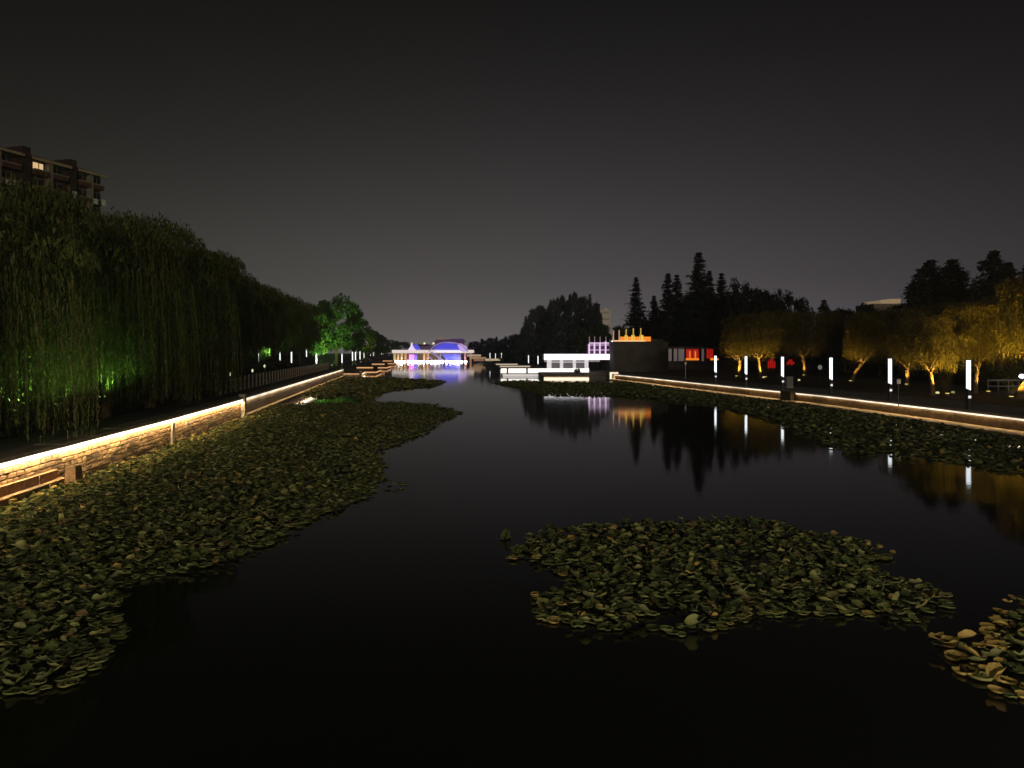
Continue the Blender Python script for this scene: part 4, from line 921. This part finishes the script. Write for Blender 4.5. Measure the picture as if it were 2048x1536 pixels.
def bed(pxpoly, label, seed, sp=.30, size=(.14, .21), yellow=.06, nind=300, lift=.16, edge_yellow=0, gaps=.12, lod=False, clipf=None, dense=False, cols=(0,0,0,1,1,1,2)):
    g = np.random.default_rng(seed)
    poly = []
    for i in range(len(pxpoly)):                               # subdivide so straight picture edges become ragged
        a, b_ = WP(*pxpoly[i]), WP(*pxpoly[(i+1) % len(pxpoly)]); L = math.dist(a, b_); k_ = max(1, int(L / .9))
        for j in range(k_):
            f_ = j/k_; w_ = min(.35, L*.2) if j else .0; poly.append((a[0]+(b_[0]-a[0])*f_ + g.normal(0, w_*.6), a[1]+(b_[1]-a[1])*f_ + g.normal(0, w_)))
    xs = [p[0] for p in poly]; ys = [p[1] for p in poly]
    G = np.stack(np.meshgrid(np.arange(min(xs), max(xs), sp), np.arange(min(ys), max(ys), sp)), -1).reshape(-1, 2)
    G = G + g.uniform(-.45, .45, G.shape)*sp; G = G[inside(G, poly)]
    # a few natural gaps
    nzv = np.sin(G[:,0]*1.3 + seed) * np.sin(G[:,1]*.9 + 2*seed) + .5*np.sin(G[:,0]*2.9)*np.sin(G[:,1]*2.3+1)
    G = G[(nzv > -1.05 + gaps) | (g.random(len(G)) < .25)]
    if clipf is not None: G = G[clipf(G)]
    px = 1024 + F*G[:,0]/G[:,1]; G = G[(px > -160) & (px < 2200)]
    G = G[np.argsort(G[:,1])]
    if dense:                                                  # a floating lower layer closes the gaps
        G2 = np.stack(np.meshgrid(np.arange(min(xs), max(xs), sp*1.05), np.arange(min(ys), max(ys), sp*1.05)), -1).reshape(-1, 2)
        G2 = G2 + g.uniform(-.3, .3, G2.shape)*sp; G2 = G2[inside(G2, poly)]; G2 = G2[clipf(G2) & (1024 + F*G2[:,0]/G2[:,1] > -60)]
        G2 = G2[(G2[:,1] < 45) & (G2[:,0] < np.interp(G2[:,1], [8, 20, 45], [-7.5, -6, -11]))]
    else: G2 = np.zeros((0, 2))
    T = thing('lotus_bed', label, 'water plants', (float(G[:,0].mean()), float(G[:,1].mean()), 0)); ox, oy = T.location.x, T.location.y
    Vs = []; Fs = []; Ms = []; base = 0; ni = 0
    pe = np.array(poly)
    for (x, y) in G:
        de = np.min(np.hypot(pe[:,0]-x, pe[:,1]-y)); r_ = size[0] + (size[1] - size[0]) * (g.random() ** 1.3 * 1.2 - .2)
        u = g.random(); kind = 0 if (de < .45 and u < .75) or u < .34 else (2 if u > .975 else 1)
        k_ = int({0: g.integers(0,3), 1: g.integers(3,7), 2: g.integers(7,9)}[kind])
        ye = yellow + edge_yellow * (de < .4) + (.25 if kind == 2 else 0)
        mi = 3 if g.random() < ye else (4 if g.random() < .012 + (.3 if kind == 2 else 0) else int(g.choice(cols)))
        if clipf is clipL and x < lwall(y) + 2.0 and g.random() < .5: mi = 2 if g.random() < .7 else 3  # paler, yellower leaves by the wall carry the light strip's glow in their colour
        z = .02 if kind == 0 else g.uniform(.04, lift)
        tl = .05 if kind == 0 else (.24 if g.random() < .85 else .55)
        ax, ay, az_ = g.normal(0, tl), g.normal(0, tl), g.uniform(0, 6.28)
        p_ = 1024 + F*x/y
        if ni < nind and -20 < p_ < 2068:
            o = bpy.data.objects.new('lotus_leaf', pad_mesh(k_, mi)); o.location = (x-ox, y-oy, z + r_*math.sin(tl)*.3*(kind > 0)); o.rotation_euler = (ax, ay, az_); o.scale = (r_,)*3
            link(o, T); ni += 1
        else:
            V, Fc = PADS[k_] if y < 20 else PADL[k_]
            Vs.append((V*r_) @ rot(ax, ay, az_).T + np.array([x-ox, y-oy, z + .02])); Fs.append(Fc + base); Ms.append(np.full(len(Fc), mi)); base += len(V)
    for (x, y) in G2:
        V, Fc = PADL[int(g.integers(0, 3))]; r_ = sp*.8
        Vs.append((V*r_*np.array([1,1,.3])) @ rot(0, 0, g.uniform(0, 6.28)).T + np.array([x-ox, y-oy, g.uniform(.004, .016)])); Fs.append(Fc + base); Ms.append(np.full(len(Fc), 1)); base += len(V)
    if Vs:
        o = link(bpy.data.objects.new('lotus_leaves', np_mesh('lotus_leaves', np.concatenate(Vs), np.concatenate(Fs), m_pad, np.concatenate(Ms), smooth=True)), T); tag(o, kind='stuff')
    return T
clipL = lambda G: G[:,0] > np.interp(G[:,1], [p[1] for p in LW+LP[1:]], [p[0] for p in LW+LP[1:]]) + .55
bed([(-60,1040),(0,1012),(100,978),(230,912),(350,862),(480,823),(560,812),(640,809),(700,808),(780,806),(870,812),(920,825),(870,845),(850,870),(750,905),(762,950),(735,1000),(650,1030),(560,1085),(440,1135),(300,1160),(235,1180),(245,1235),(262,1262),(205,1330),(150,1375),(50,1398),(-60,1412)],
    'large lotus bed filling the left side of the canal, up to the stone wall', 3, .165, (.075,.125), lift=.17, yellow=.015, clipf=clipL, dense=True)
bed([(590,783),(640,765),(690,757),(780,757),(890,764),(870,772),(780,781),(740,800),(690,790),(640,797)], 'narrow far lotus bed against the panelled left wall, beyond a strip of open water', 4, .42, (.18,.27), yellow=.1, nind=120, clipf=clipL)
bed([(1015,1120),(1040,1096),(1150,1060),(1250,1050),(1400,1046),(1560,1050),(1700,1080),(1792,1115),(1770,1125),(1740,1132),(1780,1160),(1880,1190),(1905,1215),(1850,1248),(1700,1233),(1530,1238),(1480,1252),(1400,1268),(1360,1273),(1180,1262),(1090,1248),(1057,1205),(1075,1187),(1120,1187),(1140,1165),(1090,1135)],
    'island of lotus leaves alone in the dark open water, centre right', 8, .155, (.075,.13), lift=.15, yellow=.015, edge_yellow=.04)
bed([(1858,1292),(1900,1280),(1960,1290),(1975,1255),(1990,1222),(2048,1200),(2200,1190),(2200,1440),(2048,1400),(2012,1412),(1980,1378),(1900,1330)],
    'lotus bed with large yellow leaves on its edge, cut by the lower right corner', 12, .19, (.09,.16), lift=.18, yellow=.14, edge_yellow=.6)
clipR = lambda G: G[:,0] < np.interp(G[:,1], [p[1] for p in RW], [p[0] for p in RW]) - 1.75
bed([(978,765),(1040,762.5),(1100,765),(1220,766),(1300,767),(1370,774),(1540,790),(1800,830),(2048,868),(2200,895),(2200,975),(2048,948),(1950,932),(1850,920),(1760,908),(1690,908),(1655,893),(1610,872),(1565,853),(1500,828),(1430,812),(1320,801),(1240,793),(1180,792),(1080,789),(1045,778)],
    'long dark lotus bed running the whole length below the right quay wall', 15, .32, (.13,.20), yellow=.003, lift=.12, cols=(1,1,1,1,0), clipf=clipR)  # mostly dark leaves: the lack of light on this bed is put into its colour
bed([(1000,1080),(1020,1074),(1038,1078),(1030,1086)], 'tiny stray cluster of floating leaves left of the lotus island', 17, .26, (.10,.15), nind=20, gaps=-1)
bed([(760,968),(800,966),(832,974),(800,980)], 'sparse stray leaves on open water right of the large left bed', 18, .35, (.10,.14), nind=20, gaps=-1)

hz = MB().box(-520, 520, -60, 700, -3, 75).build('haze', []); tag(hz, 'thin night haze over the canal', 'haze', kind='stuff')
hm = bpy.data.materials.new('haze'); hm.use_nodes = True; hm.node_tree.nodes.clear()
pv_ = hm.node_tree.nodes.new('ShaderNodeVolumePrincipled'); oo = hm.node_tree.nodes.new('ShaderNodeOutputMaterial')
pv_.inputs['Density'].default_value = .0006; pv_.inputs['Color'].default_value = (.78, .86, 1, 1); pv_.inputs['Anisotropy'].default_value = .6
hm.node_tree.links.new(pv_.outputs[0], oo.inputs['Volume']); hz.data.materials.append(hm)
# ---------------------------------------------------------------- footbridge the view is taken from, with its two lamps
nb = thing('near_footbridge', 'footbridge deck with railing that the view is taken from', 'bridge', (0, 0, 0))
MB().box(-34, 40, -4.2, .25, 2.45, 2.8).build('deck', m_conc, nb)
for z in (3.25, 3.75): MB().box(-34, 40, .12, .18, z, z+.06).build('rail', m_grey, nb)
for i in range(25): MB().box(-34+i*3, -33.9+i*3, .1, .2, 2.8, 3.82).build('post', m_grey, nb)
for (X, pw_, lab) in ((7.5, 4300, 'low warm lamp on the near footbridge, right of the viewer'), (-14, 3700, 'low warm lamp on the near footbridge, left of the viewer')):
    s_ = thing('bridge_lamp', lab, 'lamp', (X, -1.6, .1), 0, 'warm lamps of the near footbridge')
    MB().tube([(0,0,2.7),(0,0,4.2)], [.07,.05], 8).build('pole', m_black, s_)
    MB().tube([(0,0,4.2),(0,0,4.3)], [.2,.3], 12).build('shade', m_black, s_)
    MB().tube([(0,0,4.0),(0,0,4.05),(0,0,4.18)], [.08,.18,.16], 12).build('globe', mat('warm_globe', (.12, .12, .12), .4, 0, emit=((1,.75,.4), 6)), s_)
    l = bpy.data.lights.new('lamp', 'POINT'); l.energy = pw_; l.color = (1, .82, .56); l.shadow_soft_size = .2
    o = bpy.data.objects.new('lamp', l); link(o, s_); o.location = (0, .45, 4.0)
